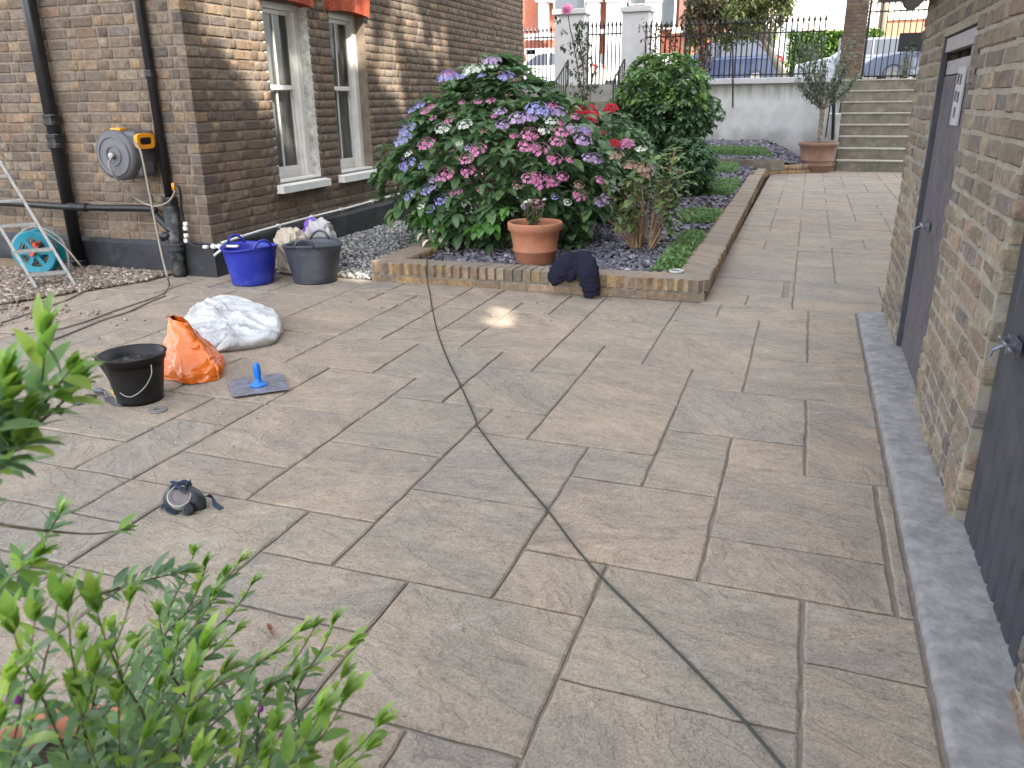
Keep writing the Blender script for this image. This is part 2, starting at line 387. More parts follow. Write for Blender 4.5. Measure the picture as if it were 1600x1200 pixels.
# ================================================================== SETTING
yard = MB(); yard.add([(-60, -60, -.03), (60, -60, -.03), (60, 21.2, -.03), (-60, 21.2, -.03)], [(0, 1, 2, 3)])
yard.build('ground', M['soil'], kind='structure', origin=(0, 0, -.03))
asph = plain('asphalt', (.055, .055, .058), .9, 0, .2, 40, .004)
pave_m = plain('street paving', (.30, .29, .27), .85, 0, .15, 6, .002)
b = MB(); b.add([(-300, 24.2, 1.73), (300, 24.2, 1.73), (300, 300, 1.73), (-300, 300, 1.73)], [(0, 1, 2, 3)]); b.build('street', asph, kind='structure', origin=(0, 30, 1.73))
b = MB(); b.box((-40, 20.7, -.02), (40, 24.2, 1.85)); b.build('pavement', pave_m, kind='structure')
b = MB(); b.box((-60, 33.2, 1.70), (60, 46, 1.85)); b.build('far_pavement', pave_m, kind='structure')

# ---- patio: slabs on a 305 mm grid, the nearest copied cell by cell from the photograph
patio_bed = MB(); patio_bed.add([(-9, -2, -.0065), (.50, -2, -.0065), (.50, 6.15, -.0065), (4, 6.15, -.0065), (4, 18.85, -.0065), (-.6, 18.85, -.0065), (-.6, 6.3, -.0065), (-9, 6.3, -.0065)], [(0, 1, 2, 3, 4, 5, 6, 7)])
patio = patio_bed.build('patio', M['joint'], kind='structure', origin=(0, 0, -.01))
XG = [.46, .135, -.19, -.495, -.80, -1.095, -1.39, -1.68, -1.98, -2.27, -2.56, -2.885, -3.195, -3.52, -3.84, -4.15, -4.46, -4.77, -5.06, -5.34, -5.63, -5.95]
YG = [.5, .8, 1.10, 1.41, 1.71, 2.0, 2.31, 2.61, 2.925, 3.235, 3.55, 3.87, 4.185, 4.495, 4.825, 5.13, 5.45, 5.75, 6.14]
def xi(x): return min(range(len(XG)), key=lambda i: abs(XG[i]-x))
def yi(y): return min(range(len(YG)), key=lambda i: abs(YG[i]-y))
known = [(.10, -.495, 1.71, 2.31), (.46, .10, 2.0, 2.31), (.46, .10, 1.41, 2.0), (.10, -.495, 1.10, 1.71), (-.495, -.80, 2.0, 2.31), (-.495, -1.08, 1.41, 2.0),
 (-.80, -1.39, 2.0, 2.61), (-1.39, -1.68, 2.0, 2.31), (-.19, -.80, 2.31, 2.925), (.46, -.19, 2.31, 2.61), (.46, -.19, 2.61, 3.235), (.135, -.19, 3.235, 3.55),
 (-.19, -.495, 2.925, 3.55), (.135, -.495, 3.55, 4.185), (.46, .135, 3.235, 3.87), (.46, .135, 3.87, 4.185), (-.495, -1.095, 3.235, 3.87), (-.495, -.80, 2.925, 3.235),
 (-.80, -1.39, 2.61, 3.235), (-.495, -1.095, 3.87, 4.495), (-.19, -.495, 4.185, 4.495), (.46, -.19, 4.185, 4.825), (-.19, -.80, 4.495, 5.13), (-.80, -1.095, 4.495, 4.825), (.135, -.19, 4.825, 5.45), (.46, .135, 4.825, 5.13), (.46, .135, 5.13, 5.45),
 (-.80, -1.39, 4.825, 5.45), (-1.095, -1.39, 4.185, 4.825), (-1.095, -1.68, 3.55, 4.185), (-1.39, -1.98, 2.925, 3.55), (-1.095, -1.39, 3.235, 3.55), (-1.39, -1.98, 2.31, 2.925),
 (-1.68, -1.98, 3.55, 3.87), (-1.98, -2.56, 3.235, 3.87), (-1.68, -2.27, 3.87, 4.495), (-1.39, -1.68, 4.185, 4.495), (-1.39, -1.98, 4.495, 5.13), (-1.98, -2.56, 2.61, 3.235),
 (-1.98, -2.56, 2.31, 2.61), (-2.27, -2.56, 2.0, 2.31), (-1.68, -2.27, 1.71, 2.31), (-1.095, -1.68, 1.71, 2.0), (-1.095, -1.68, 1.10, 1.71), (-.80, -1.095, 1.10, 1.41), (-.495, -.80, 1.10, 1.41),
 (-2.56, -2.885, 2.925, 3.235), (-2.56, -2.885, 2.31, 2.925), (-2.885, -3.52, 2.61, 3.235), (-2.56, -3.195, 2.0, 2.31), (-2.885, -3.52, 2.31, 2.61), (-2.56, -3.195, 3.235, 3.87),
 (-3.52, -4.15, 4.495, 5.45), (-3.52, -4.15, 5.45, 6.14), (-.19, -.80, 5.13, 5.75), (.46, .135, 5.45, 5.75), (.135, -.19, 5.45, 5.75), (.46, .135, 5.75, 6.14), (.135, -.495, 5.75, 6.14), (-.495, -.80, 5.75, 6.14),
 (-4.15, -4.77, 5.45, 6.14), (-4.77, -5.34, 4.495, 5.13), (-.80, -1.39, 5.45, 6.14)]
slabs = []; used = set()
def take(i0, i1, j0, j1):
    for i in range(i0, i1):
        for j in range(j0, j1): used.add((i, j))
for (xa, xb, ya, yb) in known:
    i0, i1, j0, j1 = xi(xa), xi(xb), yi(ya), yi(yb)
    if any((i, j) in used for i in range(i0, i1) for j in range(j0, j1)): continue
    take(i0, i1, j0, j1); slabs.append((XG[i1], XG[i0], YG[j0], YG[j1]))
pr = random.Random(11)
def pack(NX, NY, XX, YY, ok, used, wide=False):
    for j in range(NY):
        for i in range(NX):
            if (i, j) in used or not ok(i, j): continue
            opts = [(2, 1)]*6+[(3, 1)]*2+[(2, 2)]*2+[(1, 1)]*3+[(1, 2)] if wide else [(2, 2)]*5+[(2, 1)]*3+[(1, 2)]*3+[(3, 2)]*2+[(2, 3)]+[(1, 1)]*2; pr.shuffle(opts); opts.append((1, 1))
            for (a, c) in opts:
                cells = [(i+p, j+q) for p in range(a) for q in range(c)]
                if all(x < NX and y < NY and (x, y) not in used and ok(x, y) for x, y in cells):
                    for x_ in cells: used.add(x_)
                    slabs.append((XX[i+a], XX[i], YY[j], YY[j+c])); break
pack(len(XG)-1, len(YG)-1, XG, YG, lambda i, j: True, used)
PX = [1.05+.33*k for k in range(6, 0, -1)]+[1.03, .68, .35, .02, -.32, -.665]
PY = [6.14, 6.49, 6.80, 7.14, 7.50, 7.87, 8.26, 8.65, 8.95, 9.25, 9.60, 9.95, 10.3]+[10.3+.355*k for k in range(1, 25)]
pu = set()
for (xa, xb, ya, yb) in [(.68, .02, 6.49, 7.14), (.68, .02, 6.14, 6.49), (.35, .02, 7.14, 7.87), (.02, -.665, 7.50, 8.26), (1.03, .35, 7.14, 7.87), (1.03, .35, 7.87, 8.65), (.35, .02, 7.87, 8.26), (.02, -.665, 8.26, 8.65)]:
    i0 = min(range(len(PX)), key=lambda i: abs(PX[i]-xa)); i1 = min(range(len(PX)), key=lambda i: abs(PX[i]-xb)); j0 = min(range(len(PY)), key=lambda i: abs(PY[i]-ya)); j1 = min(range(len(PY)), key=lambda i: abs(PY[i]-yb))
    for i in range(i0, i1):
        for j in range(j0, j1): pu.add((i, j))
    slabs.append((PX[i1], PX[i0], PY[j0], PY[j1]))
# recessed inspection cover in the path: two inset strips framed by a wide gap
for i in (9, 10):
    for j in (1, 2): pu.add((i, j))
slabs += [(-.665, -.06, 6.50, 6.79), (-.665, -.06, 6.80, 7.13), (-.025, .02, 6.49, 6.80), (-.025, .02, 6.81, 7.14)]
pack(len(PX)-1, len(PY)-1, PX, PY, lambda i, j: PY[j] < 18.6, pu, True)
slabs = [(a, .402, c, d) if abs(b_-.46) < .001 and 2.3 < c < 3.2 and d < 3.3 else (a, b_, c, d) for (a, b_, c, d) in slabs]+[(.408, .462, 2.31, 3.235)]
def slab_mesh(x0, x1, y0, y1, seed):
    r = random.Random(seed); g = .0052; cx, cy = (x0+x1)/2, (y0+y1)/2; hx, hy = (x1-x0)/2-g, (y1-y0)/2-g
    nx, ny = max(2, int(hx*2/.07)), max(2, int(hy*2/.07)); ring = []
    for k in range(nx): ring.append((-hx+2*hx*k/nx, -hy))
    for k in range(ny): ring.append((hx, -hy+2*hy*k/ny))
    for k in range(nx): ring.append((hx-2*hx*k/nx, hy))
    for k in range(ny): ring.append((-hx, hy-2*hy*k/ny))
    out = []; n = len(ring)
    for (a, c) in ring:
        out.append((a+r.uniform(-.0035, .0035), c+r.uniform(-.0035, .0035)))
    tz = r.uniform(-.0012, .0015); tx, ty = r.uniform(-.003, .003), r.uniform(-.003, .003)
    zt = lambda a, c: .004+tz+tx*a+ty*c
    vs = [(a, c, -.014) for a, c in out]+[(a, c, zt(a, c)-.005) for a, c in out]
    ins = [(a*(1-.007/hx), c*(1-.007/hy)) for a, c in out]; vs += [(a, c, zt(a, c)+r.uniform(-.0008, .0008)) for a, c in ins]; vs.append((0, 0, zt(0, 0)+.001))
    fs = [(k, (k+1) % n, n+(k+1) % n, n+k) for k in range(n)]+[(n+k, n+(k+1) % n, 2*n+(k+1) % n, 2*n+k) for k in range(n)]+[(2*n+k, 2*n+(k+1) % n, 3*n) for k in range(n)]
    return vs, fs, (cx, cy)
slabs.sort(key=lambda s: -((s[1]-s[0])*(s[3]-s[2])/max(.5, (s[0]**2+s[2]**2)) if inview(((s[0]+s[1])/2, (s[2]+s[3])/2, 0), 150) else 0))
restb = MB()
for k, s in enumerate(slabs):
    vs, fs, (cx, cy) = slab_mesh(*s, k)
    if k < 296:
        me = tmesh('slab', vs, fs, M['slab']); o = bpy.data.objects.new('slab', me); C.objects.link(o); o.parent = patio; o.location = Vector((cx, cy, 0))-ORG[patio]
    else: restb.add([(a+cx, c+cy, d) for a, c, d in vs], fs)
if restb.v: restb.build('slab_field', M['slab'], patio, kind='stuff')
print('paving', len(slabs), time.time()-T0)

# ---- kerb strip along the outbuilding
b = MB()
def kerbf(u, v):
    y = .2+v*5.92; n1 = mnoise.noise(Vector((y*5, 0, 3)))*.008
    prof = [(.468+n1*.5, -.02), (.472+n1*.5, .016), (.49, .026), (.735, .036)]
    return (prof[int(round(u*3))][0], y, prof[int(round(u*3))][1]+mnoise.noise(Vector((u*3, y*6, 1)))*.004)
b.grid(kerbf, 4, 90); b.add([(.468, 6.12, -.02), (.735, 6.12, -.02), (.735, 6.12, .034), (.468, 6.12, .02)], [(0, 1, 2, 3)])
b.build('kerb', M['concrete'], kind='structure', smooth=True)

# ================================================================== LEFT HOUSE
HX, HY, HEND = -4.99, 5.85, 14.6
house = thing('brick_house', 'brown brick house with white sash windows and black painted plinth on the left', 'house', (HX, HY, 0))
W1 = (6.97, 7.72, .74, 2.44); W2 = (8.14, 8.88, .74, 2.44); REC = .115
b = MB(); D = .008
# core walls (mortar face), with recesses for the windows
b.box((-12, HY+D, 0), (HX-.3, HY+.4, 3.9))
b.box((HX-.3, HY+D, 0), (HX-D, W1[0], 3.9)); b.box((HX-.3, W1[1], 0), (HX-D, W2[0], 3.9)); b.box((HX-.3, W2[1], 0), (HX-D, HEND, 3.9))
for W in (W1, W2):
    b.box((HX-.3, W[0], 0), (HX-D, W[1], W[2])); b.box((HX-.3, W[0], W[3]), (HX-D, W[1], 3.9))
b.box((-12, HEND-.3, 0), (HX-.3, HEND, 3.9))
b.build('wall', M['house_mortar'], house)
b = MB(); b.box((-12, HY+.02, 3.9), (HX-.01, HEND-.01, 9.5)); b.build('upper_storeys', M['house_brick'], house)
b = MB(); n_ = 6
b.add([(-12.3, HY-.3, 9.5), (HX+.3, HY-.3, 9.5), (HX+.3, HEND+.3, 9.5), (-12.3, HEND+.3, 9.5), (-8.6, HY+2, 12), (-8.6, HEND-2, 12)], [(0, 1, 4), (1, 2, 5, 4), (2, 3, 5), (3, 0, 4, 5), (0, 3, 2, 1)])
b.build('roof', M['black_paint'], house)
holes = [(W1[0], W1[1], W1[2]-.09, W1[3]), (W2[0], W2[1], W2[2]-.09, W2[3])]
arch = [(W[0]-.1, W[1]+.1, 2.44, 2.75) for W in (W1, W2)]
bs = [('f',)+q for q in bond(HY+.0, HEND, .30, 3.55, holes+arch, ch=.088, j=.015, st=.22, seed=3)]+[('l',)+q for q in bond(-8.6, HX-.105, .30, 3.3, [], ch=.088, j=.015, st=.22, seed=4, first=1)]
def place_house(u, z): return None
fb = [q[1:] for q in bs if q[0] == 'f']; lb = [q[1:] for q in bs if q[0] == 'l']
lay_all = []
def place_mix(u, z):
    if u > 50: return Vector((HX, u-100, z)), Vector((0, 1, 0)), Vector((1, 0, 0))
    return Vector((u, HY, z)), Vector((1, 0, 0)), Vector((0, -1, 0))
lay([(a+100, c+100, d, e) for a, c, d, e in fb]+lb, place_mix, .10, M['house_brick'], house, 300, 5, .003)
# plinth, black paint, lumpy render with a sloped top
b = MB()
def pl_face(a, c, horiz):
    def fn(u, v):
        s = a+(c-a)*u; z = [0, .27, .31][int(round(v*2))]; off = [.035, .03, -.0][int(round(v*2))]+mnoise.noise(Vector((s*3, z*8, 2)))*.006
        zz = z+mnoise.noise(Vector((s*2, 1, 7)))*.012*(v > .1)
        return (HX+off, s, zz) if horiz else (s, HY-off, zz)
    return fn
b.grid(pl_face(HY-.034, HEND, True), 60, 3); b.grid(pl_face(-8.6, HX+.034, False), 40, 3)
b.build('plinth', M['black_paint'], house, smooth=False)
# windows
gm, n, l, bs_ = newmat('window glass'); bs_.inputs['Base Color'].default_value = (.02, .025, .03, 1); bs_.inputs['Roughness'].default_value = .04; bs_.inputs['Specular IOR Level'].default_value = .8
tr = n.new('ShaderNodeBsdfTransparent'); mx = n.new('ShaderNodeMixShader'); mx.inputs[0].default_value = .36; l.new(tr.outputs[0], mx.inputs[1]); l.new(bs_.outputs[0], mx.inputs[2]); l.new(mx.outputs[0], n['Material Output'].inputs[0]); M['glass'] = gm
M['curtain'] = plain('white curtain', (.75, .74, .70), .9, 0, .15, 3)
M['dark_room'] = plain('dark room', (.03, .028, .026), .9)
M['red_brick'] = brick_material('red rubbed brick', [(.42, .085, .045), (.38, .075, .04), (.45, .10, .05)], (.35, .2, .14), (.3, .07, .045), .002)
for wi, W in enumerate((W1, W2)):
    y0, y1, z0, z1 = W; xf = HX-REC
    fr = MB()
    def fbox(a, c, d, e, x0=None, x1=None): fr.box((x0 if x0 is not None else xf-.10, a, d), (x1 if x1 is not None else xf, c, e))
    fbox(y0, y0+.075, z0, z1); fbox(y1-.075, y1, z0, z1); fbox(y0+.075, y1-.075, z1-.06, z1)      # box frame
    fbox(y0+.075, y0+.09, z0, z1-.06, xf-.10, xf-.035); fbox(y1-.09, y1-.075, z0, z1-.06, xf-.10, xf-.035)
    frame = fr.build('window', M['white_paint'], house, bevel=.004)
    zm = (z0+z1)/2+.06; ia, ib = y0+.09, y1-.09
    for (sa, sb, xo, nm) in ((zm-.02, z1-.06, xf-.045, 'upper_sash'), (z0+.0, zm+.02, xf-.075, 'lower_sash')):
        fr = MB(); bot = .13 if nm == 'lower_sash' else .045
        fr.box((xo-.03, ia, sa), (xo, ia+.04, sb)); fr.box((xo-.03, ib-.04, sa), (xo, ib, sb))
        fr.box((xo-.03, ia+.04, sa), (xo, ib-.04, sa+bot)); fr.box((xo-.03, ia+.04, sb-.042), (xo, ib-.04, sb))
        ym = (ia+ib)/2; fr.box((xo-.028, ym-.011, sa+bot), (xo-.002, ym+.011, sb-.042))
        if nm == 'upper_sash':
            for yy in (ia+.015, ib-.04): fr.box((xo-.029, yy, sa-.055), (xo-.004, yy+.025, sa)); 
        fr.build(nm, M['white_paint'], frame, bevel=.003)
        for (ga, gb) in ((ia+.04, ym-.011), (ym+.011, ib-.04)):
            g = MB(); g.box((xo-.018, ga, sa+bot), (xo-.014, gb, sb-.042)); g.build('pane', M['glass'], frame)
    sl = MB(); sl.box((xf, y0+.001, z0), (HX-.01, y1-.001, z0+.02)); 
    sl.add([(xf, y0-.07, z0-.002), (HX+.075, y0-.07, z0-.03), (HX+.075, y1+.07, z0-.03), (xf, y1+.07, z0-.002), (xf, y0-.07, z0-.1), (HX+.075, y0-.07, z0-.1), (HX+.075, y1+.07, z0-.1), (xf, y1+.07, z0-.1)],
           [(0, 1, 2, 3), (7, 6, 5, 4), (1, 0, 4, 5), (2, 1, 5, 6), (3, 2, 6, 7), (0, 3, 7, 4)])
    sl.build('sill', M['white_paint'], frame)
    rv = MB(); rv.box((xf, y1-.001, z0-.0), (HX-.004, y1+.03, z1)); rv.box((xf, y0-.03, z0), (HX-.004, y0+.001, z1)); rv.build('reveal', M['house_mortar'] if wi else plain('flaking white paint', (.5, .49, .46), .8, 0, .3, 20, .003, .3, ((.2, .15, .12), 9, .8)), frame)
    cu = MB()
    def cf(u, v, a=y0+.16, c=y1+.45, zz0=z0, zz1=z1): 
        s = a+(c-a)*u; return (xf-.15+.014*math.sin(s*75)+.012*math.sin(s*31+v), s, zz0+(zz1-zz0)*v)
    cu.grid(cf, 60, 5); cu.build('curtain', M['curtain'], frame, smooth=True)
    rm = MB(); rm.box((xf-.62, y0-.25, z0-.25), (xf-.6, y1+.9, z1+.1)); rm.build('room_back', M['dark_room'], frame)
    # flat arch of red rubbers, proud of the wall
    ya, yb = y0-.10, y1+.10; k = 13
    for q in range(k):
        t0, t1 = q/k, (q+1)/k; f0 = lambda t: ya+.05+(yb-ya-.1)*t; f1 = lambda t: ya-.03+(yb-ya+.06)*t
        cam_ = .03*(1-(2*(t0+t1)/2-1)**2); x1_ = HX+.055+(.002 if q % 2 else 0); g_ = .002
        b = MB(); b.add([(HX-.09, f0(t0)+g_, 2.42+cam_), (x1_, f0(t0)+g_, 2.42+cam_), (x1_, f0(t1)-g_, 2.42+cam_), (HX-.09, f0(t1)-g_, 2.42+cam_), (HX-.09, f1(t0)+g_, 2.75), (x1_, f1(t0)+g_, 2.75), (x1_, f1(t1)-g_, 2.75), (HX-.09, f1(t1)-g_, 2.75)],
            [(0, 3, 2, 1), (4, 5, 6, 7), (0, 1, 5, 4), (1, 2, 6, 5), (2, 3, 7, 6), (3, 0, 4, 7)]); b.build('arch_brick', M['red_brick'], frame)
print('house', time.time()-T0)

# drain pipes and service pipes on the house
def pipe(name, label, pts, r, mat, cat='pipe', collars=(), group=None, n=16, smooth=True):
    b = MB(); b.tube(pts, r, n); o = b.build(name, mat, smooth=smooth, label=label, cat=cat, group=group)
    for (p, d, rr, h) in collars:
        b = MB(); b.lathe(Vector(p), [(rr*.93, 0), (rr, .008), (rr, h*.3), (rr*.94, h*.36), (rr*.94, h*.7), (rr, h*.75), (rr, h-.008), (rr*.93, h)], 16, ax=d); b.build('collar', mat, o)
    return o
p1 = at(105, 317, Y=5.75); px1 = p1.x
pipe('soil_pipe', 'thick black cast iron soil pipe running down the front brick wall behind the ladder', [(px1, 5.76, .02), (px1, 5.76, 4.5)], .058, M['black_iron'], collars=[((px1, 5.76, 1.33), (0, 0, 1), .075, .10), ((px1, 5.76, 1.13), (0, 0, 1), .078, .13), ((px1, 5.76, .0), (0, 0, 1), .075, .10), ((px1, 5.76, 2.9), (0, 0, 1), .075, .1)])
p2 = at(262, 300, Y=5.79); px2 = p2.x
pipe('rainwater_pipe', 'slim black rainwater pipe beside the house corner, right of the wall hose reel', [(px2, 5.80, .62), (px2, 5.80, 4.5)], .036, M['black_iron'], collars=[((px2, 5.80, 1.72), (0, 0, 1), .047, .06), ((px2, 5.80, .60), (0, 0, 1), .06, .12)])
pipe('gully_pipe', 'thick flaking black pipe standing in the paving at the house corner', [(px2+.02, 5.765, .0), (px2+.02, 5.765, .64)], .062, plain('flaked black paint', (.03, .032, .036), .6, 0, .4, 20, .003, .4, ((.28, .28, .28), 9, .7)), collars=[((px2+.02, 5.765, .24), (0, 0, 1), .074, .07)])
a_ = at(0, 316, Y=5.76); c_ = at(233, 326, Y=5.76)
pipe('waste_pipe', 'black horizontal waste pipe crossing the front wall under the hose reel', spline([a_+Vector((-1, 0, .02)), a_, at(120, 324, Y=5.70), c_, at(240, 333, Y=5.76), at(268, 362, Y=5.73)], 5), .030, M['black_iron'], n=12, collars=[(at(108, 323, Y=5.70), (1, 0, 0), .04, .22)])
pipe('overflow_stub', 'short black pipe stub with open end low beside the gully pipe', [at(252, 372, Y=5.70), at(266, 366, Y=5.73)], .036, M['black_iron'], n=14)
sp = pipe('tap_pipe', 'thin black hose pipe with white valves dropping beside the house corner', spline([at(272, 288, Y=5.72), at(281, 296, Y=5.74), at(284, 330, Y=5.76), at(289, 352, Y=5.77), at(292, 372, Y=5.77), at(303, 384, Y=5.76), at(320, 386, Y=5.76)], 6), .011, M['black_iron'], n=8)
wplast = plain('white plastic', (.72, .72, .70), .4, 0, .06, 20)
for (x, y) in ((290, 350), (290, 357), (291, 368), (291, 376)):
    b = MB(); b.lathe(at(x, y, Y=5.765), [(.018, -.018), (.022, -.01), (.022, .01), (.018, .018)], 12); b.build('valve', wplast, sp, smooth=True)
cz = [(.02, .285), (.6, .31), (1.5, .325), (2.3, .33), (3.1, .345), (4.3, .35), (6.5, .36), (8.7, .38)]
cond = spline([(HX+.045, HY+dy+.05, z+.02) for dy, z in cz], 5)
oc = pipe('conduit', 'white plastic conduit running along the top of the black plinth under the windows', cond, .013, wplast, n=8)
for dy in (.3, .9, 1.5, 2.1, 2.8, 3.5, 4.2):
    b = MB(); z = np.interp(dy, [q[0] for q in cz], [q[1] for q in cz])+.02; b.box((HX+.02, HY+dy+.04, z-.018), (HX+.062, HY+dy+.06, z+.018)); b.build('clip', wplast, oc)
ju = thing('pipe_junction', 'white plastic pipe elbow and joint at the house corner above the blue tub', 'pipe joint', at(345, 386, Y=5.74))
for pts, r in (([(330, 385), (372, 385)], .013), ([(352, 385), (335, 399)], .012), ([(318, 386), (324, 386)], .016)):
    b = MB(); b.tube([at(x, y, Y=5.73) for x, y in pts], r, 10); b.build('tube', wplast, ju, smooth=True)
for (x, y) in ((334, 385), (343, 385), (352, 385)):
    b = MB(); b.tube([at(x-2, y, Y=5.73), at(x+2, y, Y=5.73)], .022, 12); b.build('nut', wplast, ju)

# ================================================================== OUTBUILDING (right)
GX = .64
gar = thing('brick_outbuilding', 'pale yellow brick outbuilding with black plank doors along the right edge', 'outbuilding', (GX, 3.5, 0))
D1 = (4.22, 5.28, 0, 1.80); D2 = (1.99, 2.95, 0, 1.95)
b = MB(); G0, G1, GT = -1.5, 6.28, 2.12
def gbox(y0, y1, z0, z1, x0=GX+.006): b.box((x0, y0, z0), (GX+.35, y1, z1))
gbox(G0, D2[0]-.012, -.02, GT); gbox(D2[1]+.012, D1[0]-.012, -.02, GT); gbox(D1[1]+.012, G1-.02, -.02, GT); gbox(D2[0], D2[1], D2[3], GT); gbox(D1[0], D1[1], D1[3], GT)
gbox(D2[0]-.012, D2[1]+.012, -.02, GT, GX+.16); gbox(D1[0]-.012, D1[1]+.012, -.02, GT, GX+.16)
b.box((GX+.35, G0, -.02), (3.4, G1-.02, GT)); b.build('wall', M['garage_mortar'], gar)
gb = bond(G0, G1, .0, 2.08, [D1, D2], ch=.080, j=.016, seed=9)
endb = bond(.75, 3.4, .0, 2.08, [], ch=.080, j=.016, seed=10)
def place_g(u, z):
    if u > 50: return Vector((u-100, G1, z)), Vector((1, 0, 0)), Vector((0, 1, 0))
    return Vector((GX, u, z)), Vector((0, 1, 0)), Vector((-1, 0, 0))
BR_save = BR
BR = [chamfer_box((.06, .10, .10), .03, 20+s) for s in range(5)]
lay(gb+[(a+100, c+100, d, e) for a, c, d, e in endb], place_g, .11, M['garage_brick'], gar, 300, 6, .006)
BR = BR_save
b = MB(); b.add([(.25+.1, G0-.2, 2.13), (.35, G1+.2, 2.13), (2.2, G1+.2, 2.9), (2.2, G0-.2, 2.9), (3.6, G0-.2, 2.4), (3.6, G1+.2, 2.4), (.35, G0-.2, 2.10), (.35, G1+.2, 2.10), (3.6, G0-.2, 2.1), (3.6, G1+.2, 2.1)],
    [(0, 1, 2, 3), (3, 2, 5, 4), (6, 7, 1, 0), (6, 8, 9, 7), (7, 9, 5, 2, 1), (6, 0, 3, 4, 8)]); b.build('roof', M['lead'], gar)
gut = MB(); gy1 = 6.42
ring = [(math.cos(R(a)), math.sin(R(a))) for a in range(180, 361, 15)]
vs = []; 
for yy in (G0-.2, gy1):
    for rr in (.055, .050): vs += [(.56+c*rr, yy, 2.10+s*rr) for c, s in ring]
k = len(ring); fs = []
for i in range(k-1): fs += [(i, i+1, 2*k+i+1, 2*k+i), (k+i+1, k+i, 3*k+i, 3*k+i+1)]
fs += [(0, 2*k, 3*k, k), (k-1, 2*k-1, 4*k-1, 3*k-1)]
gut.add(vs, fs); gut.lathe((.56, gy1-.02, 2.10), [(.05, 0), (.058, .005), (.058, .035), (.045, .05), (0, .055)], 20, ax=(0, 1, 0)); gut.build('gutter', M['lead'], gar, smooth=True)
M['door_paint'] = plain('dark blue grey door paint', (.043, .045, .056), .5, 0, .2, 10, .0015, .45, ((.09, .09, .10), 4, .5))
M['door_paint2'] = plain('faded grey door paint', (.095, .085, .095), .6, 0, .15, 8, .0015, .4, ((.14, .13, .14), 5, .5))
def plank_door(D, n, mat, zt, rec, nm, label):
    y0, y1, z0, z1 = D; wd = (y1-y0-.02)/n; xo = GX+rec
    b = MB(); b.box((xo+.028, y0+.004, .03), (xo+.05, y1-.004, zt)); root = b.build('door', mat, gar, label=label)
    for i in range(n):
        a = y0+.01+wd*i; g = .005; b = MB(); c = .012
        P = [(xo+.026, a+g), (xo+c, a+g), (xo, a+g+c), (xo, a+wd-g-c), (xo+c, a+wd-g), (xo+.026, a+wd-g)]
        b.add([(x, y, .035+.0) for x, y in P]+[(x, y, zt-.002) for x, y in P], [(0, 1, 2, 3, 4, 5), (11, 10, 9, 8, 7, 6)]+[(i_, 6+i_, 6+(i_+1) % 6, (i_+1) % 6) for i_ in range(6)])
        b.build('plank', mat, root)
    return root
d1 = plank_door(D1, 12, M['door_paint2'], 1.60, .035, 'far', 'faded grey purple plank door with a pale notice')
d2 = plank_door(D2, 9, M['door_paint'], 1.93, .035, 'near', 'dark blue plank door with a steel bolt')
# frame head with slot above the far door
b = MB(); b.box((GX+.02, D1[0]+.005, 1.72), (GX+.06, D1[1]-.005, 1.79)); b.box((GX+.04, D1[0]+.005, 1.605), (GX+.06, D1[1]-.005, 1.675)); b.build('vent_board', plain('pale grey board', (.30, .29, .30), .6), gar)
b = MB(); b.box((GX+.01, D1[1]-.04, 0.04), (GX+.034, D1[1]-.002, 1.79)); b.build('door_frame', M['door_paint'], gar)
# notice with worn characters
nY0, nY1, nZ0, nZ1 = 4.50, 4.72, 1.36, 1.63
b = MB(); b.box((GX+.026, nY0, nZ0), (GX+.033, nY1, nZ1)); notice = b.build('notice', plain('worn notice plate', (.42, .41, .42), .6, 0, .15, 25, 0, .4, ((.25, .25, .27), 30, .7)), d1)
bt = MB(); ink = plain('faded ink', (.09, .09, .11), .7)
def stroke(y, z, dy, dz): bt.box((GX+.0235, min(y, y+dy)-.004, min(z, z+dz)-.004), (GX+.0262, max(y, y+dy)+.004, max(z, z+dz)+.004))
for (yy, zz, s) in ((4.655, 1.555, 1), (4.575, 1.55, 1), (4.655, 1.475, 1), (4.575, 1.47, 1), (4.61, 1.40, 1)):
    stroke(yy, zz, 0, .04); stroke(yy+.028, zz, 0, .04); stroke(yy, zz+.02, .028, 0); stroke(yy, zz+.04, .028, 0)
bt.build('lettering', ink, d1)
def bolt(p, sgn, par, s=1.0):
    b = MB(); x = GX+.012; y, z = p
    b.box((x-.004, y-.07*s, z-.028*s), (x+.012, y+.07*s, z+.028*s)); b.tube([(x-.018, y-.11*s, z), (x-.018, y+.10*s, z)], .009*s, 10)
    for q in (-.05, .05): b.box((x-.03*s, y+q*s-.01, z-.018*s), (x, y+q*s+.01, z+.018*s))
    b.tube([(x-.018, y+.0, z), (x-.05, y, z-.02), (x-.055, y, z-.05*s)], .007*s, 8); b.build('bolt', M['steel'], par, smooth=False)
bp = at(1563, 538, X=GX-.02); bolt((min(bp.y, 2.84), bp.z), 1, d2, .8)
bp = at(1436, 352, X=GX-.02); bolt((bp.y, bp.z), 1, d1, .7)
b = MB(); b.box((GX-.02, 4.085, 1.55), (GX+.0, 4.13, 1.70)); b.build('wall_box', plain('rusty grey plate', (.22, .19, .17), .7, 0, .4, 40), gar)
print('garage', time.time()-T0)

# ================================================================== RAISED BED
bed = thing('bed_wall', 'low brick wall with soldier bricks on edge enclosing the raised flower bed', 'wall', (-2.1, 6.25, 0))
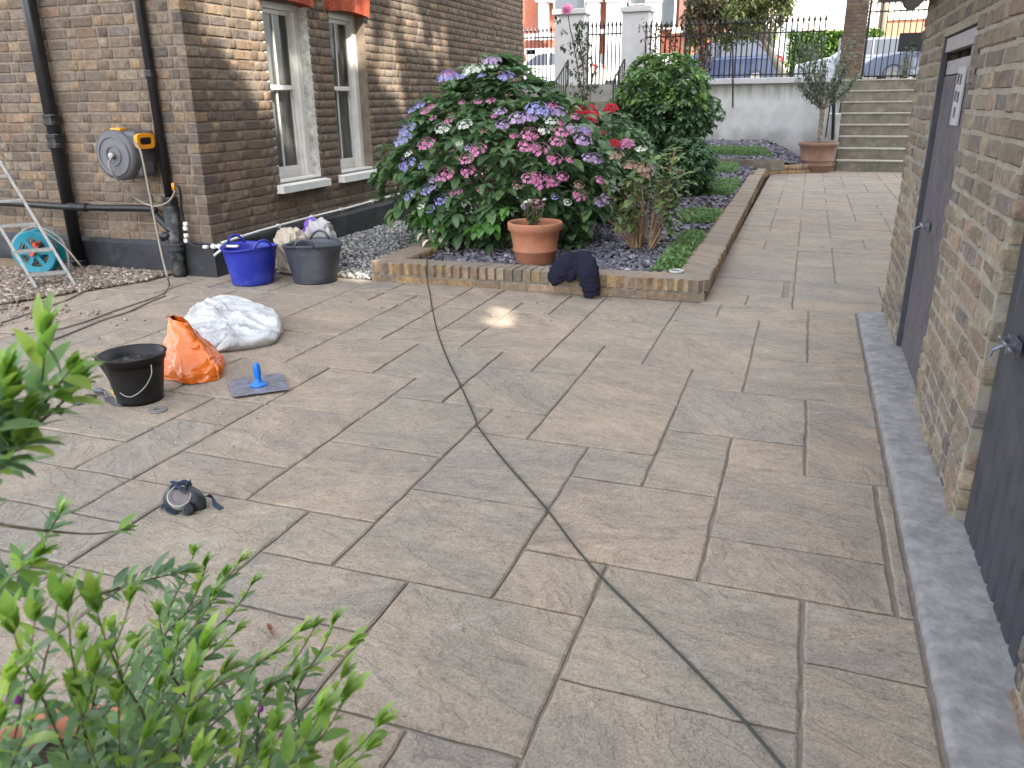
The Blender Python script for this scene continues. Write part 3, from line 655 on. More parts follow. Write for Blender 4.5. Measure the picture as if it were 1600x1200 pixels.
# path of the outer face: front left corner -> front right corner -> back along the path -> bend -> steps
BZ = .178
XR = lambda y: -.625-.010*(y-6.15)
outer = [(-3.53, 11.0), (-3.53, 6.10), (-.625, 6.17), (-.73, 16.9), (-.68, 17.4), (-.50, 17.78), (-.18, 17.95), (.62, 18.74)]
inner = [(-3.30, 11.0), (-3.30, 6.33), (-.86, 6.40), (-.96, 16.8), (-.90, 17.5), (-.65, 17.98), (-.30, 18.16), (.46, 18.90)]
b = MB()
for i in range(len(outer)-1):
    (a, c), (d, e) = outer[i], outer[i+1]; (f, g), (h, k) = inner[i], inner[i+1]
    mid = lambda p, q, s: (p[0]+(q[0]-p[0])*s, p[1]+(q[1]-p[1])*s)
    o0, o1, i0, i1 = mid(outer[i], inner[i], .06), mid(outer[i+1], inner[i+1], .06), mid(inner[i], outer[i], .06), mid(inner[i+1], outer[i+1], .06)
    b.add([(*o0, -.02), (*o1, -.02), (*i1, -.02), (*i0, -.02), (*o0, BZ-.008), (*o1, BZ-.008), (*i1, BZ-.008), (*i0, BZ-.008)], [(4, 5, 6, 7), (0, 1, 5, 4), (2, 3, 7, 6), (0, 4, 7, 3), (1, 2, 6, 5)])
b.build('core', M['bed_mortar'], bed)
bmesh_ = [tmesh('brick', v, f, M['bed_brick']) for v, f in [chamfer_box((.05, .035, .05), .02, 40+s) for s in range(5)]]
tv0, tf0 = chamfer_box((.05, .035, .05), .02, 41)
jobs = []
br = random.Random(5)
for i in range(len(outer)-1):
    o0, o1, i0, i1 = map(lambda p: Vector((p[0], p[1], 0)), (outer[i], outer[i+1], inner[i], inner[i+1]))
    L = (o1-o0).length; d = (o1-o0)/L; nn = Vector((-d.y, d.x, 0))   # towards the inside for this order
    if (i0-o0).dot(nn) < 0: nn = -nn
    w_ = .225; n = max(1, int(L/.0765))
    for k in range(n):
        t = (k+.5)/n; oo = o0.lerp(o1, t); ii = i0.lerp(i1, t); ax = (ii-oo).normalized(); side = Vector((-ax.y, ax.x, 0)); ww = (ii-oo).length
        wid = ((o0.lerp(o1, (k+1)/n)-o0.lerp(o1, k/n)).length+(i0.lerp(i1, (k+1)/n)-i0.lerp(i1, k/n)).length)/2
        c = (oo+ii)/2+Vector((0, 0, BZ-.0525+br.uniform(-.002, .003)))
        jobs.append((proj(c), Matrix(((ax.x*ww, side.x*(wid-.008), 0, c.x+ax.x*br.uniform(-.003, .003)), (ax.y*ww, side.y*(wid-.008), 0, c.y), (0, 0, .102, c.z), (0, 0, 0, 1)))))
    n = max(1, int(L/.226))                       # course below
    for k in range(n):
        t = (k+.5)/n; c = o0.lerp(o1, t)+nn*(.057+br.uniform(-.002, .002)); c.z = .03
        jobs.append((proj(c), Matrix(((d.x*(L/n-.011), nn.x*.102, 0, c.x), (d.y*(L/n-.011), nn.y*.102, 0, c.y), (0, 0, .064, c.z), (0, 0, 0, 1)))))
jobs.sort(key=lambda j: (j[0][2] if j[0] and inview(EYE+FW*.1+Vector((0, 0, 0)) if False else (j[1][0][3], j[1][1][3], j[1][2][3]), 60) else 99))
for k, (q, m) in enumerate(jobs[:298]): put('brick', bmesh_[k % 5], m, bed)
joined('brickwork', tv0, tf0, [m for q, m in jobs[298:]], M['bed_brick'], bed)
def soilz(x, y):
    z = .105+max(0, y-9)*.010
    if y > 17.5: z = .155+(z+.09+.08*min(3.2, y-17.5)-.155)*min(1, max(0, (-.15-x)/.7))
    return z+.015*mnoise.noise(Vector((x*2, y*2, 0)))
def onsoil(x, y):
    z = .2
    for _ in range(8): p = at(x, y, z=z); z = soilz(p.x, p.y)
    return p
b = MB(); b.grid(lambda u, v: (-4.6+4.0*u if False else -3.32+2.44*u, 6.36+11.24*v, soilz(-3.3+2.5*u, 6.36+11.24*v)), 20, 60)
b.build('bed_soil', M['soil'], kind='structure')
b = MB(); b.grid(lambda u, v: (-5.0+4.8*u+.75*u*min(1, v*3.2), 17.62+2.85*v+.38*u*(1-v), soilz(-5.0+4.8*u+.75*u*min(1, v*3.2), 17.62+2.85*v)-.012), 24, 14); b.build('terrace_soil', M['soil'], kind='structure')
# concrete edging kerb across the back of the bed
ka, kb = at(1085, 248, z=.33), at(1205, 252, z=.31)
kd = (kb-ka).normalized(); kd.z = 0; b = MB(); mid_ = (ka+kb)/2; b.obox((mid_.x, mid_.y, .24), kd*((kb-ka).length/2+.25), Vector((-kd.y, kd.x, 0))*.03, (0, 0, .10)); b.build('edging_kerb', M['step'], label='low concrete edging kerb crossing the back of the bed in front of the slate terrace', cat='edging kerb')
# chips of slate
def chips(name, n, area, zf, s0, s1, mat, label, seed, flat=.25, cat='ground cover'):
    r = np.random.RandomState(seed); tv, tf = chamfer_box(.18, .12, seed); ms = []; pr_ = random.Random(seed)
    while len(ms) < n:
        x, y = area(pr_)
        if x is None: continue
        s = pr_.uniform(s0, s1); a = pr_.uniform(0, 6.28); ti = Matrix.Rotation(pr_.gauss(0, .35), 3, 'X') @ Matrix.Rotation(pr_.gauss(0, .35), 3, 'Y') @ Matrix.Rotation(a, 3, 'Z') @ Matrix.Diagonal((s, s*pr_.uniform(.5, .9), s*flat*pr_.uniform(.6, 1.4)))
        m = ti.to_4x4(); m.translation = (x, y, zf(x, y)+s*flat*.3+pr_.uniform(0, .012)); ms.append(m)
    return joined(name, tv, tf, ms, mat, label=label, cat=cat)
slate = chip_material('slate', [(0, (.07, .065, .085)), (.5, (.13, .12, .15)), (.85, (.19, .175, .215)), (1, (.30, .28, .31))], .6)
def bed_area(p):
    y = 6.38+p.random()**1.5*10.6; x = p.uniform(-3.25, XR(y)-.24); return x, y
def terr(p):
    x, y = p.uniform(-3.0, .35), p.uniform(17.6, 20.4)
    return (x, y) if y > 17.95+max(0, x+.30)*.95 or (x < -.45 and y > 17.62) else (None, None)
chips('slate_chippings', 9500, bed_area, soilz, .03, .075, slate, 'blue grey slate chippings covering the soil of the raised bed', 3)
chips('slate_chippings', 3500, terr, lambda x, y: soilz(x, y), .04, .09, slate, 'purple grey slate chippings on the terrace below the white wall', 4)
grav = chip_material('gravel', [(0, (.09, .07, .06)), (.4, (.20, .155, .125)), (.8, (.30, .24, .195)), (1, (.50, .45, .40))], .85)
def gr_side(p):
    y = p.uniform(6.12, 12.5); x = p.uniform(HX+.03, -3.54)
    return (x, y) if inview((x, y, .03), 10) else (None, None)
gravg = chip_material('grey gravel', [(0, (.10, .10, .10)), (.4, (.25, .24, .23)), (.8, (.40, .39, .37)), (1, (.58, .57, .54))], .85)
chips('gravel', 15000, gr_side, lambda x, y: .012+.004*(y-6), .014, .034, gravg, 'grey gravel strip between the house plinth and the bed wall', 5, .6)
def gr_left(p):
    x = p.uniform(-9, -5.45); y = p.uniform(4.2, 5.82)
    lim = 4.39+(x+5.7)*.0+max(0, (x+5.95))*2.2
    if y < lim or (x < -5.95 and False): return None, None
    return (x, y) if inview((x, y, .03), 10) else (None, None)
chips('gravel', 9000, gr_left, lambda x, y: .012, .016, .042, grav, 'brown and white gravel under the ladder in the left corner', 6, .6)
print('bed', time.time()-T0)

# ================================================================== STEPS, WHITE WALL, RAILINGS
steps = thing('garden_steps', 'flight of weathered concrete steps with pale nosings leading up to the gate', 'steps', (1.6, 18.7, 0))
RZ = 1.86/8; SX0, SX1 = .62, 2.9
for k in range(8):
    y0 = 18.72+.27*k; z1 = RZ*(k+1)
    b = MB(); b.box((SX0, y0, z1-RZ-(.02 if k == 0 else 0)), (SX1, 20.9-.001*k, z1-.03)); st = b.build('step', M['step'], steps)
    b = MB(); b.box((SX0-.01, y0-.022, z1-.03), (SX1, y0+.30, z1)); b.build('nosing', M['nosing'], st, bevel=.006)
sm = newmat('stained render wall'); m_, n, l, bs_ = sm; p = pos(n)
r1 = ramp(n, [(.35, (.50, .50, .50)), (.6, (.62, .615, .60))]); l.new(noise(n, l, p, 2.5, 6, .6), r1.inputs[0]); c = r1.outputs[0]
sx = n.new('ShaderNodeSeparateXYZ'); l.new(p, sx.inputs[0])
streak = noise(n, l, vmul(n, l, p, (7, 7, .7)), 1, 5, .65)
hz = ramp(n, [(.0, 0), (1, 1)]); mr = n.new('ShaderNodeMapRange'); l.new(sx.outputs[2], mr.inputs[0]); mr.inputs[1].default_value = 1.2; mr.inputs[2].default_value = 1.82
amt = math_(n, l, 'MULTIPLY', mr.outputs[0], math_(n, l, 'MULTIPLY', streak, 1.6)); ar = ramp(n, [(.3, 0), (.75, .8)]); l.new(amt, ar.inputs[0])
c = mixc(n, l, ar.outputs[0], c, (.22, .215, .15))
mr2 = n.new('ShaderNodeMapRange'); l.new(sx.outputs[2], mr2.inputs[0]); mr2.inputs[1].default_value = 1.25; mr2.inputs[2].default_value = .6
am2 = math_(n, l, 'MULTIPLY', mr2.outputs[0], noise(n, l, vmul(n, l, p, (1.6, 1, 1.0)), 1.6, 4, .5)); ar2 = ramp(n, [(.3, 0), (.55, .6)]); l.new(am2, ar2.inputs[0])
c = mixc(n, l, ar2.outputs[0], c, (.26, .245, .235)); l.new(c, bs_.inputs['Base Color']); bs_.inputs['Roughness'].default_value = .9
bump(n, l, bs_, noise(n, l, p, 40, 5), .4, .004); M['stained'] = m_
WY = 20.45
WT = 1.80
wall = thing('retaining_wall', 'stained white rendered retaining wall with a pale coping below the railings', 'wall', (-1.6, WY, .3))
b = MB(); b.box((-4.1, WY, .2), (.60, WY+.25, WT)); b.box((.38, 18.9, .0), (.60, WY-.001, 1.15)); b.build('wall', M['stained'], wall)
b = MB(); b.box((-4.15, WY-.07, WT), (.60, WY+.30, WT+.13)); b.build('coping', M['white_render'], wall, bevel=.015)
lw = thing('low_wall', 'short white coped wall under railings between the house end and the left gate pillar', 'wall', (-6.9, 21, .5))
b = MB(); b.box((-8.4, 21.0, 0), (-6.25, 21.25, 1.62)); b.build('wall', M['step'], lw)
b = MB(); b.box((-8.4, 20.93, 1.62), (-6.25, 21.3, 1.78)); b.build('coping', M['white_render'], lw)
def pier(name, label, xa, xb, ztop, y0=20.95, w=.6):
    t = thing(name, label, 'pillar', ((xa+xb)/2, y0+w/2, .4))
    b = MB(); b.box((xa, y0, .2), (xb, y0+w, ztop-.12)); b.build('shaft', M['white_render'], t, bevel=.01)
    b = MB(); b.box((xa-.05, y0-.05, ztop-.12), (xb+.05, y0+w+.05, ztop)); b.build('cap', M['white_render'], t, bevel=.012); return t
a = at(866, 90, Y=20.95); c_ = at(911, 90, Y=20.95); z_ = at(888, 14, Y=20.95).z
pier('gate_pillar', 'square white rendered gate pillar nearest the brown house, a pink rose at its top', a.x, c_.x, z_)
a2 = at(970, 90, Y=20.95); c2 = at(1011, 90, Y=20.95); z2 = at(990, 10, Y=20.95).z
pier('gate_pillar', 'square white rendered gate pillar rising behind the evergreen shrub', a2.x, c2.x, z2)
# stepped platform between pillars
b = MB(); ga, gb_ = c_.x, a2.x
b.box((ga+.003, 21.05, 0), (gb_-.003, 22, 1.55)); b.build('entrance_landing', M['step'], kind='structure')
def bars(name, label, xa, xb, y, z0, z1, n, rail=(.12, .95), r=.018, spear=True, cat='railing', slope=None, lastbar=False, solid=None):
    t = thing(name, label, cat, ((xa+xb)/2, y, z0))
    for q in rail:
        b = MB(); z = z0+(z1-z0)*q; b.box((xa, y-.006, z-.016), (xb, y+.006, z+.016)); b.build('rail', M['rail_iron'], t)
    bm = MB(); bm.tube([(0, 0, 0), (0, 0, z1-z0)], r, 6)
    if spear: bm.lathe((0, 0, z1-z0), [(r*1.2, 0), (r*2.2, .03), (r*1.0, .09), (.001, .15)], 6)
    me = None
    for i in range(n+1):
        x = xa+(xb-xa)*i/n
        if me is None:
            o = bm.build('bar', M['rail_iron'], origin=(0, 0, 0)); me = o.data; o.parent = t
        else: o = bpy.data.objects.new('bar', me); C.objects.link(o); o.parent = t
        o.location = Vector((x, y, z0))-ORG[t]
    return t
RT_ = at(1100, 40, Y=20.6).z
bars('iron_railing', 'long black spear topped railing on the coping in front of the blue car', c2.x+.02, .10, 20.58, WT+.13, RT_, 34, rail=(.06, .82))
bars('iron_railing', 'short black spear topped railing beside the end of the brown house', -8.2, a.x-.03, 21.12, 1.78, at(835, 50, Y=21.1).z, 17, rail=(.06, .9))
bars('iron_railing', 'black spear topped railing between the two white gate pillars', c_.x+.02, a2.x-.02, 21.35, 1.55, at(935, 42, Y=21.3).z, 9, rail=(.08, .9))
# handrails descending from the entrance
def handrail(label, top, foot, n):
    t = thing('stair_handrail', label, 'handrail', foot); top, foot = Vector(top), Vector(foot); H = Vector((0, 0, .85))
    b = MB(); b.tube([top+H, foot+H], .022, 8); b.build('rail', M['rail_iron'], t)
    for i in range(n+1):
        q = top.lerp(foot, i/n); b = MB(); b.tube([q, q+H], .012 if 0 < i < n else .02, 6); b.build('bar', M['rail_iron'], t)
tp = at(887, 150, Y=20.8); ft = at(866, 188, Y=19.7)
handrail('black handrail sloping down from the left white pillar behind the hydrangea', tp, ft, 6)
tp = at(974, 150, Y=20.8); ft = at(957, 184, Y=19.9)
handrail('black handrail sloping down left of the evergreen shrub', tp, ft, 5)
fst = thing('entrance_steps', 'narrow grey concrete steps between the two black handrails behind the hydrangea', 'steps', ((tp.x+ft.x)/2-.7, 20, .5))
for k in range(5):
    b = MB(); b.box((c_.x-.25, 20.9-.25*(k+1), 0), (a2.x-.05, 20.9-.25*k+(.0), 1.45-.2*k)); b.build('step', M['step'], fst)
# steel gate at the top of the garden steps
pa, pb = at(1316, 60, Y=21.0).x, at(1352, 60, Y=21.0).x
gp = thing('brick_pier', 'tall narrow brown brick gate pier at the top of the garden steps', 'pier', ((pa+pb)/2, 21.2, 1.8))
b = MB(); b.box((pa+.01, 20.98, 1.7), (pb-.01, 21.4, 4.7)); b.build('core', M['house_mortar'], gp)
pbk = bond(pa, pb, 1.86, 4.6, [], seed=12)
lay(pbk, lambda u, z: (Vector((u, 20.97, z)), Vector((1, 0, 0)), Vector((0, -1, 0))), .06, M['house_brick'], gp, 300, 3)
gt = bars('iron_gate', 'black iron bar gate beside the brick pier at the top of the steps', pb+.05, pb+1.75, 21.1, 1.88, at(1400, 5, Y=21.1).z, 14, rail=(.03, .9), cat='gate', r=.012)
b = MB(); q = at(1406, 52, Y=21.05); q2 = at(1440, 80, Y=21.05); b.box((q.x, 20.98, q2.z), (q2.x, 21.07, q.z)); b.build('lock_box', M['rail_iron'], gt)
for xx in (pb+.03, pb+1.78):
    b = MB(); b.box((xx-.02, 21.07, 1.87), (xx+.02, 21.13, 3.9)); b.build('gate_post', M['rail_iron'], gt)
# handrail of the garden steps: grey tube above a black post
hr = thing('step_handrail', 'grey metal handrail on a black post left of the garden steps behind the olive tree', 'handrail', at(1302, 215, Y=18.85))
b = MB(); b.tube([at(1313, 60, Y=20.6), at(1301, 168, Y=18.85)], .022, 10); b.build('rail', M['alu'], hr, smooth=True)
b = MB(); b.tube([at(1304, 135, Y=18.85), at(1301, 218, Y=18.85)], .035, 10); b.build('post', M['black_iron'], hr)
b = MB(); b.tube([at(1298, 155, Y=18.8), at(1290, 215, Y=18.8)], .014, 8); b.build('brace', M['black_iron'], hr)
b = MB(); b.tube([at(1145, 70, Y=20.35), at(1145, 168, Y=20.35)], .018, 8); b.build('iron_post', M['rail_iron'], label='thin black iron post fixed to the white retaining wall below the blue car', cat='post')
b = MB(); b.tube([at(1095, 165, Y=17.5), at(1094, 215, Y=17.5)], .03, 8); b.build('wooden_stake', plain('grey wood', (.16, .14, .12), .9), label='grey wooden stake standing under the evergreen shrub', cat='stake')
print('steps', time.time()-T0)

# ================================================================== STREET BEYOND
redm = plain('far red brick', (.36, .12, .075), .9, 0, .12, 6)
whitem = M['white_render']; dglass = plain('dark window', (.05, .06, .07), .1, 0, .1, 1, 0, .8)
vh = thing('terraced_house', 'red brick house with white columns and bay windows across the street', 'house', (-8, 40, 1.85))
b = MB(); b.box((-16, 40.5, 1.8), (-4.4, 50, 13)); b.build('wall', redm, vh)
def onface(x0, y0, x1, y1, Y, d, nm, mat, par=vh):
    p = at(x0, y0, Y=Y); q = at(x1, y1, Y=Y); b = MB(); b.box((min(p.x, q.x), Y, min(p.z, q.z)), (max(p.x, q.x), Y+d, max(p.z, q.z))); return b.build(nm, mat, par)
for (xa, xb, yt, yb_) in ((841, 853, -120, 62), (919, 933, -120, 118), (951, 972, -120, 125), (1013, 1027, -120, 92)):
    col = onface(xa, yt, xb, yb_, 39.7, .5, 'column', whitem)
    for yy in (3, ): onface(xa-5, yy, xb+5, yy-9, 39.6, .65, 'capital', whitem, col)
for (xa, xb, y0, y1) in ((820, 862, 53, 61), (912, 968, 47, 53), (1010, 1055, 84, 106), (1048, 1092, 43, 50), (820, 862, 76, 84), (822, 835, 78, 135), (912, 925, 75, 130)):
    onface(xa, y0, xb, y1, 39.85, .35, 'white_band', whitem)
for (xa, xb, y0, y1) in ((868, 912, -60, 12), (988, 1008, -60, 4), (1036, 1052, -60, 42), (940, 962, 84, 150)):
    wdo = onface(xa-3, y0, xb+3, y1+3, 40.2, .3, 'window', whitem); onface(xa, y0, xb, y1, 40.17, .06, 'pane', dglass, wdo)
onface(1064, -40, 1100, 45, 40.1, .5, 'dark_bay', plain('dark brick', (.2, .09, .07), .9), vh)
ch = thing('rendered_house', 'pale cream rendered house across the street behind the hedge', 'house', (4, 44, 1.85))
cream = plain('cream render', (.72, .66, .56), .85, 0, .05, 3)
b = MB(); b.box((-4.3, 44, 1.8), (14, 54, 13)); b.build('wall', cream, ch)
for x in (-2, 1.2, 4.4, 7.6):
    for z in (3.2, 6.6):
        b = MB(); b.box((x, 43.9, z), (x+1.1, 43.98, z+1.7)); f_ = b.build('window', whitem, ch)
        b = MB(); b.box((x+.1, 43.86, z+.1), (x+1.0, 43.90, z+1.6)); b.build('pane', plain('pale glass', (.35, .4, .43), .15), f_)
rw = thing('garden_wall', 'low orange brick garden wall with a pale coping seen through the gate bars', 'wall', at(1410, 60, Y=36))
p, q = at(1385, 32, Y=36), at(1450, 70, Y=36); b = MB(); b.box((p.x, 36, 1.8), (p.x+6, 36.3, p.z)); b.build('wall', plain('orange brick', (.42, .20, .12), .9), rw)
b = MB(); b.box((p.x-.08, 35.93, p.z), (p.x+6, 36.37, p.z+.14)); b.build('coping', cream, rw)
p = at(1376, 60, Y=34.6); b = MB(); b.tube([(p.x, 34.6, 1.8), (p.x, 34.6, 10)], .15, 12); b.build('telegraph_pole', plain('weathered wood', (.25, .2, .15), .9), label='weathered wooden telegraph pole beyond the gate', cat='pole', smooth=True)

def car(label, x, y, col, flip=1, z=1.73, L=4.1):
    t = thing('parked_car', label, 'car', (x, y, z))
    m, n, l, bb = newmat('car paint'); bb.inputs['Base Color'].default_value = (*col, 1); bb.inputs['Roughness'].default_value = .3; bb.inputs['Metallic'].default_value = .35; bb.inputs['Coat Weight'].default_value = .8
    g = plain('car glass', (.03, .035, .045), .05, 0, .1, 1, 0, 1.0)
    # side profile, nose at -x
    low = [(-2.02, .45), (-2.0, .62), (-1.75, .78), (-1.0, .93), (-.9, .95), (1.85, .98), (2.02, .9), (2.05, .5), (2.0, .28), (-1.95, .25)]
    cab = [(-1.0, .93), (-.28, 1.38), (.1, 1.46), (1.2, 1.46), (1.65, 1.32), (1.95, .96)]
    s = L/4.1; P = lambda a, wdt, hgt: Vector((x+flip*a*s, y+wdt, z+hgt))
    b = MB(); W = .86; nl = len(low)
    rows = [(-W+.06, .0), (-W, .02), (-W, 0), (W, 0), (W-.06, 0)]
    vs = [P(a, -W, h) for a, h in low]+[P(a, W, h) for a, h in low]
    b.add(vs, [tuple(range(nl)), tuple(range(2*nl-1, nl-1, -1))]+[(i, nl+i, nl+(i+1) % nl, (i+1) % nl) for i in range(nl)])
    body = b.build('body', m, t, bevel=.05)
    b = MB(); nc = len(cab); vs = [P(a, -W+.02+(h-.93)*.32, h) for a, h in cab]+[P(a, W-.02-(h-.93)*.32, h) for a, h in cab]
    b.add(vs, [tuple(range(nc)), tuple(range(2*nc-1, nc-1, -1))]+[(i, nc+i, nc+(i+1) % nc, (i+1) % nc) for i in range(nc)]); b.build('cabin', m, t, bevel=.03)
    def inset(pts, off, nm):
        for sgn in (-1, 1):
            b = MB(); b.add([P(a, sgn*(W-.02-(h-.93)*.32+off), h) for a, h in pts]+[P(a, sgn*(W-.05-(h-.93)*.32+off), h) for a, h in pts], [tuple(range(len(pts)))[::-1 if sgn > 0 else 1]]+[(i, (i+1) % len(pts), len(pts)+(i+1) % len(pts), len(pts)+i) for i in range(len(pts))]); b.build(nm, g, t)
    inset([(-.78, .99), (.18, .99), (.18, 1.40), (-.2, 1.36)], .008, 'side_window'); inset([(.26, .99), (1.1, .99), (1.12, 1.40), (.26, 1.40)], .008, 'side_window'); inset([(1.2, 1.0), (1.72, 1.02), (1.5, 1.3), (1.2, 1.39)], .008, 'side_window')
    b = MB(); b.add([P(-.94, -.66, .98), P(-.94, .66, .98), P(-.32, .56, 1.37), P(-.32, -.56, 1.37)], [(0, 1, 2, 3)]); 
    for v_ in range(4): b.v[v_] = tuple(Vector(b.v[v_])+Vector((-flip*.02, 0, .02)))
    b.build('windscreen', g, t)
    for a in (-1.28, 1.25):
        for sgn in (-1, 1):
            b = MB(); b.lathe(P(a, sgn*W-(.12 if sgn > 0 else -.12)-.11*0, .31), [(.31, -.1), (.31, .1), (.26, .125), (.2, .11)], 20, ax=(0, sgn, 0)); wh = b.build('wheel', plain('tyre', (.02, .02, .02), .8), t, smooth=False)
            b = MB(); b.lathe(P(a, sgn*(W+.0), .31), [(.2, -.02), (.19, .01), (.06, .0), (.05, .02), (0.001, .02)], 14, ax=(0, sgn, 0)); b.build('rim', M['alu'], wh)
    for sgn in (-1, 1):
        b = MB(); b.obox(P(1.96, sgn*.68, .86), (.06, 0, 0), (0, .17, 0), (0, 0, .12)); b.build('tail_light', plain('red lamp', (.6, .03, .02), .2), t)
        b = MB(); b.obox(P(-1.86, sgn*.66, .68), (.1, 0, 0), (0, .18, 0), (0, 0, .07)); b.build('headlight', plain('clear lamp', (.7, .72, .75), .1), t)
        b = MB(); b.obox(P(-.62, sgn*(W+.06), 1.0), (.06, 0, 0), (0, .09, 0), (0, 0, .06)); b.build('mirror', m, t)
    return t
car('blue hatchback with a red tail light parked behind the long railing', -2.95, 28.4, (.045, .065, .13), 1, L=3.9)
car('silver car parked just left of the brick pier, half hidden by the olive tree', 1.35, 29.2, (.20, .22, .27), 1)
car('large silver car close behind the iron gate', 3.35, 26.0, (.16, .19, .27), 1, L=4.4)
car('white car parked far left, glimpsed through the railing by the house', -9.6, 31.0, (.7, .7, .7), 1)
b = MB(); p = at(1075, 60, Y=24.0); b.tube([(p.x, 24, 1.8), (p.x, 24, 9)], .10, 12); b.build('lamp_post', plain('dark iron post', (.03, .025, .03), .5), label='dark street lamp post rising behind the railing left of the blue car', cat='lamp post', smooth=True)

# ================================================================== FOLIAGE
def leaf_template(w=.5, fold=.12, curl=.15, tip=1.0):
    m = [(0, 0, 0), (0, .35, .03), (0, .7, .0), (0, 1.0, -curl)]
    L = [(-w*.42, .22, fold*.8), (-w*.5, .52, fold), (-w*.3, .82, fold*.4-curl*.4)]; Rr = [(-a, c, d) for a, c, d in L]
    vs = m+L+Rr
    fs = [(0, 1, 4), (1, 5, 4), (1, 2, 5), (2, 6, 5), (2, 3, 6), (0, 7, 1), (1, 7, 8), (1, 8, 2), (2, 8, 9), (2, 9, 3)]
    return vs, fs
LEAF_W, LEAF_N, LEAF_O = leaf_template(.54), leaf_template(.34, .08, .05), leaf_template(.50, .10, .12)
def leafm(base, direction, size, roll=0, up=Vector((0, 0, 1))):
    y = Vector(direction).normalized(); x = y.cross(up)
    if x.length < .05: x = Vector((1, 0, 0))
    x.normalize(); z = x.cross(y)
    if roll: x, z = x*math.cos(roll)+z*math.sin(roll), z*math.cos(roll)-x*math.sin(roll)
    return basis(x, y, z, base, size)
def leaves(mats, tmpl, mat, parent, parts=300, name='leaf', rest='foliage', smooth=True, minpx=9):
    def sz(m):
        q = proj(m.translation)
        return m.to_scale().y/q[2] if q and inview(m.translation, 20) else 0
    mats = sorted(mats, key=lambda m: -sz(m)); me = tmesh(name, tmpl[0], tmpl[1], mat, smooth)
    n = min(parts, sum(1 for m in mats if sz(m)*FPX > minpx)) if parts else 0
    for m in mats[:n]: put(name, me, m, parent)
    if mats[n:]: joined(rest, tmpl[0], tmpl[1], mats[n:], mat, parent, smooth)
def rdir(r): 
    z = r.uniform(-1, 1); a = r.uniform(0, 6.283); q = math.sqrt(1-z*z); return Vector((q*math.cos(a), q*math.sin(a), z))
def rosette(r, base, axis, size, n=6, droop=.35, spread=1.0):
    axis = axis.normalized(); s = axis.cross(Vector((0, 0, 1)))
    if s.length < .1: s = Vector((1, 0, 0))
    s.normalize(); t = axis.cross(s); out = []; a0 = r.uniform(0, 3.14)
    for k in range(n):
        a = a0+k*2*math.pi/n*1.0+r.uniform(-.25, .25)+(k//2)*.4; d = (s*math.cos(a)+t*math.sin(a))*spread+axis*r.uniform(.1, .7)-Vector((0, 0, droop*r.uniform(.5, 1.5)))
        out.append(leafm(base-axis*size*.35*(k/n), d, size*r.uniform(.7, 1.15), r.uniform(-.3, .3)))
    return out
# ---- hydrangea
HC, HR = Vector((-2.98, 7.95, .86)), Vector((1.24, 1.05, 1.02))
hyd = thing('hydrangea', 'huge lacecap hydrangea with blue, pink and white flower heads filling the left of the bed', 'shrub', (HC.x, HC.y, .12))
r = random.Random(21); ml = []; hdark = []
def lump(d): return .97+.17*mnoise.noise(d*2.2+Vector((3, 1, 2)))+.09*mnoise.noise(d*5)
for k in range(800):
    d = rdir(r)
    if d.z < -.75: continue
    f = (1 if r.random() < .7 else r.uniform(.72, .98))*r.uniform(.95, 1.05)
    sxy = 1-.46*max(0, d.z)**1.3
    p = HC+Vector((d.x*HR.x*sxy, d.y*HR.y*sxy, d.z*HR.z))*lump(d)*f
    if p.z < .16: continue
    ax = (d*.7+Vector((0, 0, .9))+rdir(r)*.35)
    (ml if f > .93 else hdark).extend(rosette(r, p, ax, r.uniform(.11, .185), r.choice((5, 6, 7, 8)), .16))
for k in range(900):
    d = rdir(r); p = HC+Vector((d.x*HR.x, d.y*HR.y, d.z*HR.z))*r.uniform(.35, .9)
    if p.z > .2: hdark.append(leafm(p, rdir(r)+Vector((0, 0, -.3)), r.uniform(.1, .16)))
M['hyd'] = leaf_material('hydrangea leaf', (.07, .135, .065), (.115, .205, .09), (.19, .30, .125), .32, .42)
leaves(ml, LEAF_W, M['hyd'], hyd); joined('inner_foliage', LEAF_W[0], LEAF_W[1], hdark, M['hyd'], hyd, True)
b = MB()
for k in range(26):
    a = r.uniform(0, 6.28); q = r.uniform(.1, .7); e = HC+Vector((math.cos(a)*q*HR.x, math.sin(a)*q*HR.y, r.uniform(-.1, .5))); b.tube(spline([(HC.x+math.cos(a)*.2, HC.y+math.sin(a)*.2, .1), (HC.x+math.cos(a)*.5*q, HC.y+math.sin(a)*.5*q, .5), e], 4), .011, 5)
M['twig'] = plain('brown twig', (.16, .11, .07), .9, 0, .3, 30); b.build('branch', M['twig'], hyd)
def flower_mat(nm, a, c): return leaf_material(nm, a, [(p+q)/2 for p, q in zip(a, c)], c, .25, .6)
FM = {'b': flower_mat('blue petals', (.24, .22, .50), (.45, .43, .74)), 'p': flower_mat('pink petals', (.50, .12, .30), (.78, .36, .55)), 'v': flower_mat('violet petals', (.36, .22, .44), (.60, .46, .66)),
      'w': flower_mat('white petals', (.55, .58, .48), (.78, .80, .72)), 'r': flower_mat('red petals', (.42, .01, .03), (.62, .03, .06)), 'd': flower_mat('faded petals', (.32, .18, .16), (.48, .33, .24))}
